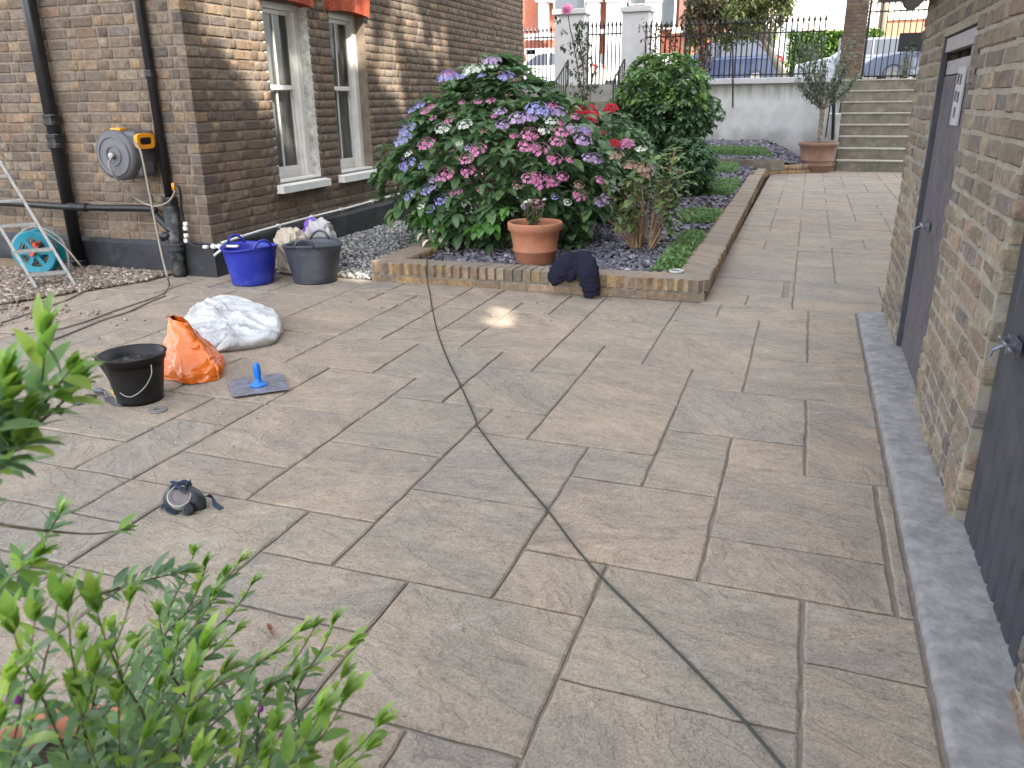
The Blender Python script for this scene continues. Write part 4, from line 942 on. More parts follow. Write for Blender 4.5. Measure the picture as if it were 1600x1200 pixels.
def head_mesh(seed, mop=False):
    r = random.Random(seed); vs = []; fs = []
    n = 26 if mop else 13
    for k in range(n):
        if mop: a = k*2.4; rr = .5*math.sqrt(k/n); c = Vector((math.cos(a)*rr, math.sin(a)*rr, .32*(1-(rr/.5)**2)))
        else: a = 6.283*k/11+r.uniform(-.2, .2); rr = r.uniform(.36, .52) if k < 11 else r.uniform(0, .25); c = Vector((math.cos(a)*rr, math.sin(a)*rr, r.uniform(-.04, .08)))
        out = Vector((c.x, c.y, .45)).normalized(); s = out.cross(Vector((0, 0, 1))); s = s.normalized() if s.length > .05 else Vector((1, 0, 0)); t = out.cross(s); ph = r.uniform(0, 1.5); sz = r.uniform(.13, .18)
        for q in range(4):
            d = s*math.cos(ph+q*1.571)+t*math.sin(ph+q*1.571); e = out.cross(d); i0 = len(vs)
            vs += [c, c+d*sz*.6+e*sz*.5+out*.02, c+d*sz*1.05+out*.045, c+d*sz*.6-e*sz*.5+out*.02]; fs.append((i0, i0+1, i0+2, i0+3))
    for k in range(0 if mop else 22):      # fertile florets in the middle
        a = r.uniform(0, 6.28); rr = .34*math.sqrt(r.random()); c = Vector((math.cos(a)*rr, math.sin(a)*rr, .05+.05*r.random())); i0 = len(vs); q = .03
        vs += [c+Vector((q, 0, 0)), c+Vector((0, q, 0)), c+Vector((-q, 0, 0)), c+Vector((0, -q, 0)), c+Vector((0, 0, q*1.3))]; fs += [(i0, i0+1, i0+4), (i0+1, i0+2, i0+4), (i0+2, i0+3, i0+4), (i0+3, i0, i0+4)]
    return vs, fs
HM = {}
def head(kind, p, nrm, size, parent, mop=False):
    key = (kind, mop, r.randrange(3))
    if key not in HM: v, f = head_mesh(hash(key[2])+7*mop, mop); HM[key] = tmesh('flower_head', v, f, FM[kind])
    nrm = Vector(nrm).normalized(); x = nrm.cross(Vector((.3, 1, .2))).normalized(); put('flower_head', HM[key], basis(x, nrm.cross(x), nrm, p, size), parent)
def ell_hit(x, y, Cc, Rr, push=1.06):
    v = ray(x, y).normalized(); o = EYE-Cc; a = sum((v[i]/Rr[i])**2 for i in range(3)); bq = sum(o[i]*v[i]/Rr[i]**2 for i in range(3)); c = sum((o[i]/Rr[i])**2 for i in range(3))-push**2
    D = bq*bq-a*c
    if D < 0: t = -bq/a
    else: t = (-bq-math.sqrt(D))/a
    return EYE+v*t
hf = [('b', 700, 122, 30), ('b', 637, 204, 26), ('b', 630, 219, 28), ('b', 637, 258, 26), ('b', 667, 299, 20), ('b', 640, 307, 18), ('b', 690, 314, 20), ('w', 659, 323, 14), ('b', 657, 167, 18), ('v', 700, 119, 24), ('p', 704, 118, 18),
 ('w', 742, 110, 30), ('w', 730, 118, 14), ('b', 754, 120, 12), ('v', 769, 97, 28), ('w', 772, 106, 14), ('b', 792, 122, 24), ('b', 722, 122, 16), ('w', 693, 203, 24), ('w', 727, 196, 22), ('p', 667, 227, 26), ('p', 748, 236, 24), ('p', 730, 250, 20),
 ('p', 697, 275, 26), ('p', 732, 270, 20), ('v', 783, 176, 18), ('v', 787, 197, 22), ('b', 840, 171, 32), ('v', 812, 186, 28), ('v', 830, 184, 26), ('b', 856, 177, 22), ('p', 830, 212, 28), ('p', 824, 230, 24), ('p', 845, 235, 26), ('w', 852, 206, 18), ('w', 862, 190, 20),
 ('v', 874, 177, 24), ('p', 880, 207, 24), ('p', 872, 222, 22), ('v', 912, 220, 26), ('v', 897, 203, 20), ('b', 915, 205, 18), ('p', 868, 251, 22), ('p', 827, 280, 20), ('p', 848, 287, 26), ('p', 865, 286, 20), ('p', 880, 278, 18), ('d', 810, 292, 16), ('p', 840, 320, 18),
 ('v', 932, 250, 22), ('v', 920, 248, 18), ('p', 907, 308, 20), ('d', 906, 291, 16), ('v', 938, 318, 18), ('v', 950, 312, 20), ('b', 868, 310, 10), ('w', 888, 318, 12), ('w', 719, 226, 10), ('w', 639, 242, 12)]
for (k, x, y, s) in hf:
    p = ell_hit(x, y, HC, HR); dist = (p-EYE).dot(FW); nr = Vector(((p.x-HC.x)/HR.x**2, (p.y-HC.y)/HR.y**2, (p.z-HC.z)/HR.z**2)).normalized()
    head(k, p+Vector((0, -.02, .015)), nr*.5+Vector((0, -.25, .75)), s/FPX*dist*1.0, hyd)
for k_ in range(34):      # more, smaller heads among the leaves
    x_ = r.uniform(640, 945); y_ = r.uniform(150, 335)
    if (x_-770)**2/180**2+(y_-250)**2/130**2 > 1: continue
    p = ell_hit(x_, y_, HC, HR); nr = Vector(((p.x-HC.x)/HR.x**2, (p.y-HC.y)/HR.y**2, (p.z-HC.z)/HR.z**2)).normalized()
    head(('b' if x_ < 690 else 'p') if r.random() < .6 else r.choice('vppd'), p, nr*.6+Vector((0, -.2, .7)), r.uniform(9, 16)/FPX*(p-EYE).dot(FW), hyd)
# low bright green shoot in front of the hydrangea
ml = []
for (x, y, s) in ((755, 345, 26), (745, 352, 24), (770, 350, 24), (680, 372, 22), (668, 345, 20), (790, 325, 20), (690, 350, 20), (655, 340, 20)):
    p = at(x, y, Y=7.0); ml += rosette(r, p, Vector((r.uniform(-.2, .2), -.5, .7)), s/FPX*7.3*1.1, 7, .45)
leaves(ml, LEAF_W, leaf_material('young hydrangea leaf', (.05, .14, .03), (.08, .20, .04), (.12, .26, .05), .2, .4), hyd, 60, rest='low_leaves')
# ---- generic leafy bush
def bush(name, label, cat, Cc, Rr, n, size, tmpl, mat, tipmat=None, parts=200, seed=1, tipfrac=.25, inner=1.0, k_ros=5, base=None, zmin=.1, stems=8, droop=.2, amp=.12):
    r = random.Random(seed); Cc = Vector(Cc); t = thing(name, label, cat, base or (Cc.x, Cc.y, .12)); A, B, I = [], [], []
    for k in range(n):
        d = rdir(r); f = (1+amp*mnoise.noise(d*2+Vector((seed, 0, 0)))*2+.05*mnoise.noise(d*6))
        p = Cc+Vector((d.x*Rr[0], d.y*Rr[1], d.z*Rr[2]))*f*(1 if r.random() < .65 else r.uniform(.6, 1))
        if p.z < zmin: continue
        ax = d*.9+Vector((0, 0, .6))+rdir(r)*.4; q = rosette(r, p, ax, size*r.uniform(.7, 1.2), k_ros, droop)
        (B if tipmat and d.z > .0 and r.random() < tipfrac*(1+d.z) else A).extend(q)
    for k in range(int(n*inner)):
        d = rdir(r); p = Cc+Vector((d.x*Rr[0], d.y*Rr[1], d.z*Rr[2]))*r.uniform(.3, .9)
        if p.z > zmin: I.append(leafm(p, rdir(r), size*1.2))
    leaves(A, tmpl, mat, t, parts)
    if B: leaves(B, tmpl, tipmat, t, 0, rest='young_foliage')
    if I: joined('inner_foliage', tmpl[0], tmpl[1], I, mat, t, True)
    b = MB()
    for k in range(stems):
        a = r.uniform(0, 6.28); q = r.uniform(.2, .8); bb = Vector((Cc.x, Cc.y, ORG[t].z)); b.tube(spline([bb+Vector((math.cos(a)*.06, math.sin(a)*.06, -.02)), bb.lerp(Cc, .6)+Vector((math.cos(a)*Rr[0]*.25*q, math.sin(a)*Rr[1]*.25*q, 0)), Cc+Vector((math.cos(a)*Rr[0]*q, math.sin(a)*Rr[1]*q, Rr[2]*.4))], 4), [.018]*4+[.012]*4+[.006], 5)
    b.build('branch', M['twig'], t); return t
M['ever'] = leaf_material('evergreen leaf', (.06, .125, .065), (.095, .18, .085), (.16, .26, .11), .28, .40)
M['ever_tip'] = leaf_material('evergreen young leaf', (.12, .23, .07), (.18, .31, .09), (.27, .40, .12), .3, .4)
ec = at(1038, 165, Y=13.0)
bush('evergreen_shrub', 'dense clipped evergreen shrub with bright new leaves in front of the white wall', 'shrub', ec, (.72, .65, .68), 1100, .115, LEAF_O, M['ever'], M['ever_tip'], 150, 5, .45, .8, 6, base=(ec.x, ec.y, .15), zmin=.5, amp=.20)
ec = at(1075, 262, Y=12.2)
bush('evergreen_shrub', 'lower dark evergreen shrub between the clipped shrub and the green ground cover', 'shrub', ec, (.40, .5, .42), 520, .085, LEAF_O, M['ever'], None, 100, 8, .2, 1.2, 6, base=(ec.x, ec.y, .15), zmin=.17)
ec = at(915, 255, Y=9.6)
g1 = bush('hydrangea', 'smaller dark leaved hydrangea with crimson flower heads behind the big one', 'shrub', ec+Vector((.1, 0, -.05)), (.72, .6, .62), 420, .12, LEAF_W, M['hyd'], None, 100, 14, .2, 1.0, 6, base=(ec.x, ec.y, .15), zmin=.18)
for (k, x, y, s) in (('r', 915, 175, 34), ('r', 897, 182, 28), ('r', 925, 184, 26), ('r', 954, 170, 22), ('r', 933, 208, 22), ('r', 958, 225, 20), ('p', 978, 226, 24), ('r', 908, 170, 22)):
    p = ell_hit(x, y, ec+Vector((.1, 0, -.05)), Vector((.72, .6, .62))); head(k, p, (0, -.5, .8), s/FPX*(p-EYE).dot(FW), g1, True)
# ---- twiggy half bare hydrangea
tw = thing('hydrangea', 'half bare twiggy hydrangea with brown stems and faded heads in the slate', 'shrub', (-1.42, 7.8, .12)); r = random.Random(33); TC = Vector((-1.42, 7.8, .12))
M['cane'] = plain('pale brown cane', (.30, .19, .115), .85, 0, .35, 25, .002); ml = []; md = []
for k in range(34):
    a = r.uniform(0, 6.28); q = r.uniform(.12, .42); h = r.uniform(.35, .78) if k > 8 else r.uniform(.15, .4); e = TC+Vector((math.cos(a)*q, math.sin(a)*q*.8, h))
    mid = TC+Vector((math.cos(a)*q*.55+r.uniform(-.04, .04), math.sin(a)*q*.4, h*.55)); pts = spline([TC+Vector((math.cos(a)*.11, math.sin(a)*.1, -.02)), mid, e], 5); rr = r.uniform(.007, .013)
    b = MB(); b.tube(pts, [rr*(1-.05*i) for i in range(len(pts))], 6); b.build('stem', M['cane'], tw, smooth=True)
    if k > 8:
        ml += rosette(r, e, Vector((math.cos(a)*.4, math.sin(a)*.4, 1)), r.uniform(.09, .13), 7, .25); ml += rosette(r, e+Vector((r.gauss(0, .07), r.gauss(0, .07), -.07)), rdir(r)+Vector((0, 0, 1)), r.uniform(.07, .11), 6, .25)
        if r.random() < .9: ml += rosette(r, pts[-3], Vector((math.cos(a), math.sin(a), .4)), r.uniform(.06, .09), 4, .4)
        if r.random() < .5: md += rosette(r, e+Vector((0, 0, .02)), Vector((0, 0, 1)), .05, 7, .3)
for (x, y) in ((970, 335), (990, 350), (968, 350), (1075, 330), (1045, 355)): ml += rosette(r, at(x, y, Y=7.6), Vector((r.uniform(-.5, .5), -.6, .4)), .10, 6, .4)
leaves(ml, LEAF_W, leaf_material('pale hydrangea leaf', (.06, .10, .03), (.12, .18, .06), (.22, .26, .10), .2, .5), tw, 160)
if md: joined('faded_heads', LEAF_W[0], LEAF_W[1], md, leaf_material('withered leaf', (.16, .09, .06), (.28, .17, .11), (.42, .30, .22), .1, .8), tw, True)
for (k, x, y, s) in (('d', 985, 258, 24), ('d', 1005, 262, 24), ('w', 1002, 232, 16), ('d', 962, 242, 22), ('d', 1012, 272, 18), ('v', 905, 318, 1)): head(k, at(x, y, Y=7.6), (0, -.4, .9), s/FPX*7.8, tw)
# tall pale shoot on its right
b = MB(); pts = spline([at(1035, 330, Y=7.9), at(1045, 300, Y=7.9), at(1048, 262, Y=7.9), at(1055, 235, Y=7.9)], 5); b.tube(pts, .009, 6); b.tube(spline([at(1046, 300, Y=7.9), at(1062, 285, Y=7.9), at(1072, 270, Y=7.9)], 4), .007, 6); b.build('stem', M['cane'], tw)
ml = []
for (x, y) in ((1055, 232), (1040, 242), (1050, 250), (1030, 248), (1072, 270), (1060, 245), (1020, 250), (1035, 262)): ml += rosette(r, at(x, y, Y=7.9), Vector((0, -.3, .9)), .095, 7, .2)
leaves(ml, LEAF_N, leaf_material('variegated leaf', (.10, .18, .04), (.22, .30, .09), (.42, .44, .20), .25, .5), tw, 60, rest='shoot_leaves')
# ---- climbing rose by the left gate pillar
ro = thing('climbing_rose', 'tall climbing rose with one pink bloom in front of the left white pillar', 'rose', at(912, 200, Y=18.5)); r = random.Random(4); b = MB()
for pts in ([(912, 200), (912, 120), (905, 60), (900, 40)], [(915, 190), (900, 90), (890, 40), (887, 16)], [(918, 190), (925, 130), (932, 100)]): b.tube(spline([at(x, y, Y=18.5) for x, y in pts], 5), .014, 5)
b.build('stem', M['twig'], ro); ml = []
for k in range(150):
    y = r.uniform(32, 185); x = 908+(y-100)*.04+r.gauss(0, 7+(y > 90)*5); ml += rosette(r, at(x, y, Y=18.5+r.uniform(-.2, .2)), rdir(r), .10, 4, .3)
for (x, y) in ((880, 48), (882, 76), (875, 30), (890, 70), (878, 72), (883, 50), (870, 32)): ml += rosette(r, at(x, y, Y=18.5), rdir(r), .12, 4, .3)
leaves(ml, LEAF_O, leaf_material('rose leaf', (.02, .05, .025), (.04, .08, .03), (.10, .10, .05), .15, .45), ro, 60)
head('p', at(886, 14, Y=18.4), (0, -1, .5), .24, ro, True); head('p', at(886, 14, Y=18.38), (.3, -1, .1), .18, ro, True)
# ---- ground cover mats
M['mat'] = leaf_material('ground cover leaf', (.08, .16, .05), (.13, .23, .075), (.22, .34, .12), .25, .5)
def mat_cover(label, corners, z, n, seed, h=.07):
    r = random.Random(seed); P = [Vector((p[0], p[1], 0)) for p in corners]; ms = []
    for k in range(n):
        u, v = r.random(), r.random(); q = (P[0]*(1-u)+P[1]*u)*(1-v)+(P[3]*(1-u)+P[2]*u)*v
        e = min(u, 1-u, v, 1-v); hh = h*min(1, .35+e*6)*(1+.4*mnoise.noise(q*5)); q.x += r.gauss(0, .015); q.y += r.gauss(0, .02)
        ms.append(leafm(Vector((q.x, q.y, soilz(q.x, q.y)+r.uniform(.2, 1)*hh)), rdir(r)+Vector((0, 0, .7)), r.uniform(.022, .040)))
    o = joined('ground_cover', LEAF_O[0], LEAF_O[1], ms, M['mat'], None, True); setp(o, label, 'ground cover'); return o
def mc(pts, z): return [tuple(onsoil(x, y+3)) for x, y in pts]
mat_cover('nearest bright green ground cover mat inside the bed corner', mc([(1018, 425), (1062, 425), (1105, 368), (1072, 362)], .15), .15, 9000, 1)
mat_cover('second ground cover mat from the front, beside the twiggy hydrangea', mc([(1058, 347), (1118, 347), (1127, 331), (1062, 331)], .16), .16, 6000, 2)
mat_cover('broad green ground cover mat in the middle of the bed', mc([(1095, 304), (1140, 304), (1158, 283), (1103, 283)], .18), .18, 9000, 3, .1)
mat_cover('small ground cover mat near the back edging kerb', mc([(1103, 268), (1150, 268), (1155, 257), (1108, 256)], .22), .22, 5000, 4, .1)
mat_cover('long ground cover strip on the slate terrace below the white wall', [(-2.6, 18.0), (-.72, 18.0), (-.72, 18.75), (-2.6, 18.85)], .40, 9000, 5, .12)
print('bushes', time.time()-T0)

# ================================================================== POTS
def pot(name, label, c, R1, h, mat, rimh=.14, rings=(.35,), top=None, fill=True, seg=40, taper=.68):
    c = Vector(c); t = thing(name, label, 'plant pot', c); b = MB(); Rb = R1*taper; rim = h*(1-rimh)
    prof = [(Rb*.96, 0), (Rb, .01)]
    for q in rings:
        rr = Rb+(R1*.92-Rb)*q; prof += [(rr, h*q*(1-rimh)-.012), (rr+.010, h*q*(1-rimh)-.006), (rr+.010, h*q*(1-rimh)+.008), (rr+.002, h*q*(1-rimh)+.014)]
    prof += [(R1*.90, rim-.01), (R1*.985, rim+.006), (R1*1.0, h-.02), (R1*.985, h-.004), (R1*.95, h), (R1*.88, h-.006), (R1*.86, h-.03), (R1*.84, h-.09)]
    b.lathe(c, prof, seg, cap0=True, cap1=False); b.build('pot', mat, t, smooth=True)
    b = MB(); b.lathe(c, [(R1*.858, h-.06), (R1*.4, h-.05), (0.01, h-.045)], 24, cap0=False); b.build('compost', M['soil'], t); return t
pc = at(836, 409, z=.13); pc.z = .12
pot('terracotta_pot', 'orange terracotta pot with a thick rim standing in the slate by the front bed wall', pc, .245, .37, M['terracotta'], .2, (.42,))
r = random.Random(9); sp_ = thing('potted_plant', 'small bushy plant with cream buds growing in the orange terracotta pot', 'plant', pc+Vector((0, 0, .33))); ml = []; b = MB()
for k in range(30):
    a = r.uniform(0, 6.28); q = r.uniform(0, .15); e = pc+Vector((math.cos(a)*q, math.sin(a)*q, .36+r.uniform(.05, .2))); s_ = pc+Vector((math.cos(a)*q*.4, math.sin(a)*q*.4, .32)); b.tube([s_, e], .003, 4)
    for j in range(12): ml.append(leafm(s_.lerp(e, r.uniform(.2, 1))+rdir(r)*.012, rdir(r)+Vector((0, 0, .5)), .035))
b.build('stem', M['twig'], sp_); leaves(ml, LEAF_N, leaf_material('small plant leaf', (.03, .07, .02), (.06, .12, .03), (.12, .18, .05), .2), sp_, 0)
for k in range(6): a = r.uniform(0, 6.28); head('w' if k % 2 else 'd', pc+Vector((math.cos(a)*.1, math.sin(a)*.1, .52+r.uniform(0, .05))), (0, -.3, 1), .035, sp_, True)
oc_ = at(1274, 268.5, z=0); oc_.z = .004
pot('terracotta_pot', 'large weathered terracotta pot holding the olive tree at the foot of the steps', oc_, .405, .60, M['terracotta_old'], .12, (.26, .45), taper=.70)
ol = thing('olive_tree', 'young olive tree with grey green leaves and twisted trunk in the large weathered pot', 'tree', oc_+Vector((0, 0, .55)))
M['olive_bark'] = plain('olive bark', (.24, .20, .15), .9, 0, .3, 20, .004); YO = oc_.y; b = MB(); r = random.Random(12)
tp = spline([at(1279, 226, Y=YO), at(1283, 195, Y=YO), at(1285, 170, Y=YO)], 8); b.tube([p+Vector((.02*math.sin(i*1.1), .02*math.cos(i*1.1), 0)) for i, p in enumerate(tp)], .04, 8); b.tube([p-Vector((.02*math.sin(i*1.1), .02*math.cos(i*1.1), 0)) for i, p in enumerate(tp)], .035, 8); b.build('trunk', M['olive_bark'], ol, smooth=True)
ml = []; b = MB(); top = at(1285, 172, Y=YO)
for (x, y) in ((1255, 110), (1245, 125), (1262, 75), (1275, 80), (1290, 95), (1320, 110), (1332, 88), (1325, 70), (1310, 100), (1246, 95), (1270, 60), (1285, 62), (1340, 120), (1258, 140), (1300, 130), (1335, 130), (1250, 70), (1420, 110)):
    if x > 1400: continue
    e = at(x, y, Y=YO+r.uniform(-.45, .45)); m_ = top.lerp(e, .5)+Vector((r.uniform(-.06, .06), r.uniform(-.06, .06), -.04)); pts = spline([top, m_, e], 6); b.tube(pts, [.016*(1-i/len(pts)*.75) for i in range(len(pts))], 5)
    for j in range(2):
        for i, p in enumerate(pts[4:]):
            for q in range(4): 
                e2 = p+rdir(r)*r.uniform(.03, .16); 
                for s in range(3): ml.append(leafm(p.lerp(e2, s/2), rdir(r)+Vector((0, 0, .3)), r.uniform(.05, .085)))
b.build('branch', M['olive_bark'], ol, smooth=True)
leaves(ml, LEAF_N, leaf_material('olive leaf', (.07, .11, .07), (.14, .18, .13), (.25, .29, .23), .15, .5), ol, 100, minpx=4)
ol2 = bush('olive_shrub', 'grey green shrub beside the gate at the right of the top step', 'shrub', at(1418, 100, Y=20.9), (.16, .15, .45), 60, .07, LEAF_N, bpy.data.materials['olive leaf'], None, 0, 3, stems=3, base=tuple(at(1418, 126, Y=20.9)), zmin=0)

# ================================================================== STREET GREENERY
hedge_m = leaf_material('hedge leaf', (.04, .09, .02), (.08, .15, .03), (.16, .25, .05), .2)
def hedge(label, x0, x1, y0, y1, z0, z1, n, seed):
    r = random.Random(seed); ms = []
    for k in range(n):
        f = r.random(); x = r.uniform(x0, x1); 
        if f < .5: y, z = y0+r.gauss(0, .05), r.uniform(z0, z1)
        elif f < .85: y, z = r.uniform(y0, y1), z1+r.gauss(0, .04)
        else: y, z = r.uniform(y0, y1), r.uniform(z0, z1)
        ms.append(leafm(Vector((x, y, z)), rdir(r)+Vector((0, -.3, .3)), r.uniform(.10, .18)))
    t = thing('hedge', label, 'hedge', ((x0+x1)/2, (y0+y1)/2, z0)); joined('foliage', LEAF_O[0], LEAF_O[1], ms, hedge_m, t, True)
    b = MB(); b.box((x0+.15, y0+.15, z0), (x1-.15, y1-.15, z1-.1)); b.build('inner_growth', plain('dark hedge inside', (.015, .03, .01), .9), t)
h0, h1 = at(1228, 90, Y=34), at(1306, 52, Y=34)
hedge('clipped green hedge across the street right of the blue car', h0.x, h1.x+1.6, 34, 35.2, 1.85, h1.z, 7000, 3)
h0, h1 = at(1110, 90, Y=35), at(1200, 55, Y=35)
hedge('lower sunlit hedge across the street behind the blue car roof', h0.x, h1.x+.3, 35, 36, 1.85, h1.z, 5000, 4)
def street_tree(label, base, Cc, Rr, n, size, mat, seed, trunk_r, trunkmat, lean=0):
    r = random.Random(seed); t = thing('street_tree', label, 'tree', base); b = MB(); Cc = Vector(Cc); base = Vector(base)
    top = Cc+Vector((0, 0, Rr[2]*.3)); pts = spline([base, base.lerp(top, .5)+Vector((lean, 0, 0)), top], 8); b.tube(pts, [trunk_r*(1-.6*i/len(pts)) for i in range(len(pts))], 10)
    for k in range(14):
        s_ = pts[min(len(pts)-1, 6+k % 9)]; e = Cc+Vector([rdir(r)[i]*Rr[i]*.85 for i in range(3)]); b.tube([s_, s_.lerp(e, .5)+Vector((0, 0, .1)), e], [trunk_r*.35, trunk_r*.2, trunk_r*.08], 6)
    b.build('trunk', trunkmat, t, smooth=True); ms = []
    cl = [Cc+Vector([rdir(r)[i]*Rr[i]*r.uniform(.4, 1) for i in range(3)]) for _ in range(60)]
    for k in range(n):
        c = r.choice(cl); ms.append(leafm(c+rdir(r)*r.uniform(.05, .33)*min(Rr), rdir(r)-Vector((0, 0, .3)), size*r.uniform(.6, 1.3)))
    leaves(ms, LEAF_O, mat, t, 0, rest='crown')
mixm = leaf_material('variegated tree leaf', (.06, .07, .04), (.16, .19, .07), (.42, .44, .18), .35)
bk = plain('mottled bark', (.28, .25, .21), .9, 0, .4, 3); bk2 = plain('dark bark', (.06, .045, .04), .9, 0, .3, 5)
tb = at(1232, 110, Y=23.2); tb.z = 1.83; street_tree('street tree with mottled pale trunk and yellow green leaves above the railing', tb, at(1162, 22, Y=23.2), (1.5, .9, .85), 9500, .12, mixm, 3, .12, bk)
tb = at(1100, 118, Y=22.6); tb.z = 1.83; street_tree('smaller dark stemmed tree with brownish leaves twining the railing left of the blue car', tb, at(1092, 25, Y=22.6), (.5, .5, .9), 1500, .11, leaf_material('brownish leaf', (.05, .035, .03), (.10, .08, .045), (.20, .20, .08), .2), 6, .05, bk2)
vine = thing('climber', 'climber with reddish brown leaves hanging on the railing behind the evergreen shrub', 'climbing plant', at(1045, 110, Y=20.5)); r = random.Random(2); ms = []; b = MB()
for k in range(12):
    x0 = r.choice((1020, 1045, 1050, 1095, 1100)); pts = spline([at(x0+r.uniform(-6, 6), 118, Y=20.5), at(x0+r.uniform(-10, 12), 80, Y=20.52), at(x0+r.uniform(-25, 25), 40, Y=20.5)], 5); b.tube(pts, .008, 4)
    for p in pts:
        for q in range(5): ms.append(leafm(p+rdir(r)*.12, rdir(r), r.uniform(.07, .12)))
b.build('stem', M['twig'], vine); leaves(ms, LEAF_O, leaf_material('reddish brown leaf', (.08, .03, .025), (.15, .07, .045), (.14, .15, .06), .2), vine, 0)
# ---- unseen house and tree added to shade the yard, crown gaps cut for sunlight
nh = thing('added_shade_house', 'tall brick house added out of view beyond the outbuilding to shade the yard', 'house', (8, 9.5, 0))
b = MB(); b.box((5, 3.0, 0), (13, 16.3, 16.4)); b.build('wall', M['garage_brick'], nh); b = MB(); b.add([(4.8, 2.8, 16.4), (13.2, 2.8, 16.4), (13.2, 16.5, 16.4), (4.8, 16.5, 16.4), (9, 5, 18), (9, 14, 18)], [(0, 1, 4), (1, 2, 5, 4), (2, 3, 5), (3, 0, 4, 5), (0, 3, 2, 1)]); b.build('roof', M['lead'], nh)
sh = thing('added_shade_tree', 'large leafy tree added out of view behind the camera to shade the yard, gaps cut in its crown', 'tree', (7, -4.5, 0))
b = MB(); b.tube(spline([(7, -4.5, 0), (6.9, -4.4, 5), (7, -4.5, 13)], 6), .35, 10)
r = random.Random(77)
for k in range(24): e = Vector((r.uniform(4, 10), r.uniform(-13, 2), r.uniform(6, 16))); b.tube([(7, -4.5, r.uniform(3.5, 10)), e], [.14, .03], 6)
b.build('trunk', bk2, sh)
spots = [((HX, 7.15, 2.15), .22), ((HX, 6.9, 1.9), .30), ((HX, 6.75, 2.35), .25), ((HX, 9.3, 2.0), .30), ((HX, 9.55, 1.7), .22), ((HX, 10.3, 2.35), .28), ((HX, 9.9, 2.9), .3), ((HX, 7.8, 2.7), .2), ((HX, 12.1, 2.9), .25), (tuple(at(560, 95, X=HX-.1)), .12), (tuple(at(562, 60, X=HX-.1)), .10),
         ((-1.96, 5.36, 0), .17), ((-1.89, 4.80, 0), .14), (tuple(at(485, 440, z=0)), .10), (tuple(at(572, 437, z=0)), .13), (tuple(at(600, 410, z=.18)), .10), (tuple(at(545, 432, z=0)), .09),
         (tuple(at(360, 20, X=HX)), .35), (tuple(at(385, 85, X=HX)), .25), (tuple(at(400, 125, X=HX)), .2), (tuple(at(620, 20, X=HX)), .2), (tuple(at(610, 130, X=HX)), .2), (tuple(at(690, 60, X=HX)), .2)]
N = 62000; rs = np.random.RandomState(5)
Pn = np.stack([rs.uniform(3.2, 10.5, N), rs.uniform(-13.5, 3.6, N), rs.uniform(3.2, 18.0, N)], 1)
keep = np.ones(N, bool); S = np.array(SUN)
for (c, rad) in spots:  # clears leaves along sun rays so sunlight lands on chosen patches
    d = Pn-np.array(c); t = d@S; dist = np.linalg.norm(d-t[:, None]*S, axis=1); keep &= (dist > rad+.10) | (rs.uniform(size=N) < (.10 if c[0] < HX+.3 else 0))
Pn = Pn[keep]; A_ = rs.normal(size=(len(Pn), 3)); A_ /= np.linalg.norm(A_, axis=1)[:, None]; B_ = np.cross(A_, rs.normal(size=A_.shape)); B_ /= np.linalg.norm(B_, axis=1)[:, None]; C_ = np.cross(A_, B_)
mm = np.zeros((len(Pn), 4, 4), np.float32); sc_ = rs.uniform(.2, .32, len(Pn))[:, None]
mm[:, :3, 0] = A_*sc_; mm[:, :3, 1] = B_*sc_; mm[:, :3, 2] = C_*sc_; mm[:, :3, 3] = Pn; mm[:, 3, 3] = 1
lt = ([(-.35, 0, 0), (.35, 0, 0), (.5, .6, .1), (0, 1, 0), (-.5, .6, .1)], [(0, 1, 2, 3, 4)])
joined('crown', lt[0], lt[1], mm, leaf_material('shade tree leaf', (.03, .07, .02), (.05, .10, .03), (.07, .14, .04), .12), sh)
print('trees', time.time()-T0)

# ================================================================== THINGS LEFT ON THE PATIO
def ground(x, y, z=.006): return at(x, y, z=z)
def flat_mat(name, col, rough=.5, **k): return plain(name, col, rough, 0, k.pop('var', .1), k.pop('scale', 12), k.pop('bumpd', 0), k.pop('spec', .5), k.pop('dirt', None))
# flexible tubs
def tub(name, label, front, R0, R1, h, col, ang, wob):
    f = ground(*front); dr = Vector((f.x, f.y, 0)).normalized(); c = f+dr*R0*.95; c.z = .006
    m = flat_mat(name+' plastic', col, .42, dirt=([min(1, x*2+.12) for x in col], 5, .35)); t = thing(name, label, 'tub', c); b = MB()
    def rad(th, hh): return 1+wob*math.sin(2*th+.7)*(hh/h)**2
    def zz(th, hh): return hh+(.012*math.cos(2*(th-ang)) if hh > h*.95 else 0)
    prof = [(0.001, .012), (R0*.9, .008), (R0, .0), (R0*1.01, .015)]+[(R0+(R1-R0)*q, h*q) for q in (.15, .3, .5, .7, .85, .96)]+[(R1*1.03, h*.965), (R1*1.035, h), (R1*.985, h+.002)]+[(R0+(R1-R0)*q-.006, h*q) for q in (.9, .6, .3, .06)]+[(.001, .02)]
    n = 48
    for (rr, hh) in prof: 
        for k in range(n): th = 6.28318*k/n; b.v.append((c.x+math.cos(th)*rr*rad(th, hh), c.y+math.sin(th)*rr*rad(th, hh), c.z+zz(th, hh)))
    for i in range(len(prof)-1):
        for k in range(n): b.f.append((i*n+k, i*n+(k+1) % n, (i+1)*n+(k+1) % n, (i+1)*n+k)); b.m.append(0)
    b.build('body', m, t, smooth=True)
    for s in (0, math.pi):
        a = ang+s; pts = []
        for q in range(9):
            u = q/8; th = a+(u-.5)*.75; rr = R1*rad(th, h)*(1.01+.0*math.sin(u*math.pi)); pts.append(Vector((c.x+math.cos(th)*rr, c.y+math.sin(th)*rr, c.z+h-.005+.075*math.sin(u*math.pi)**.7)))
        b = MB(); b.tube(pts, .011, 8); b.build('handle', m, t, smooth=True)
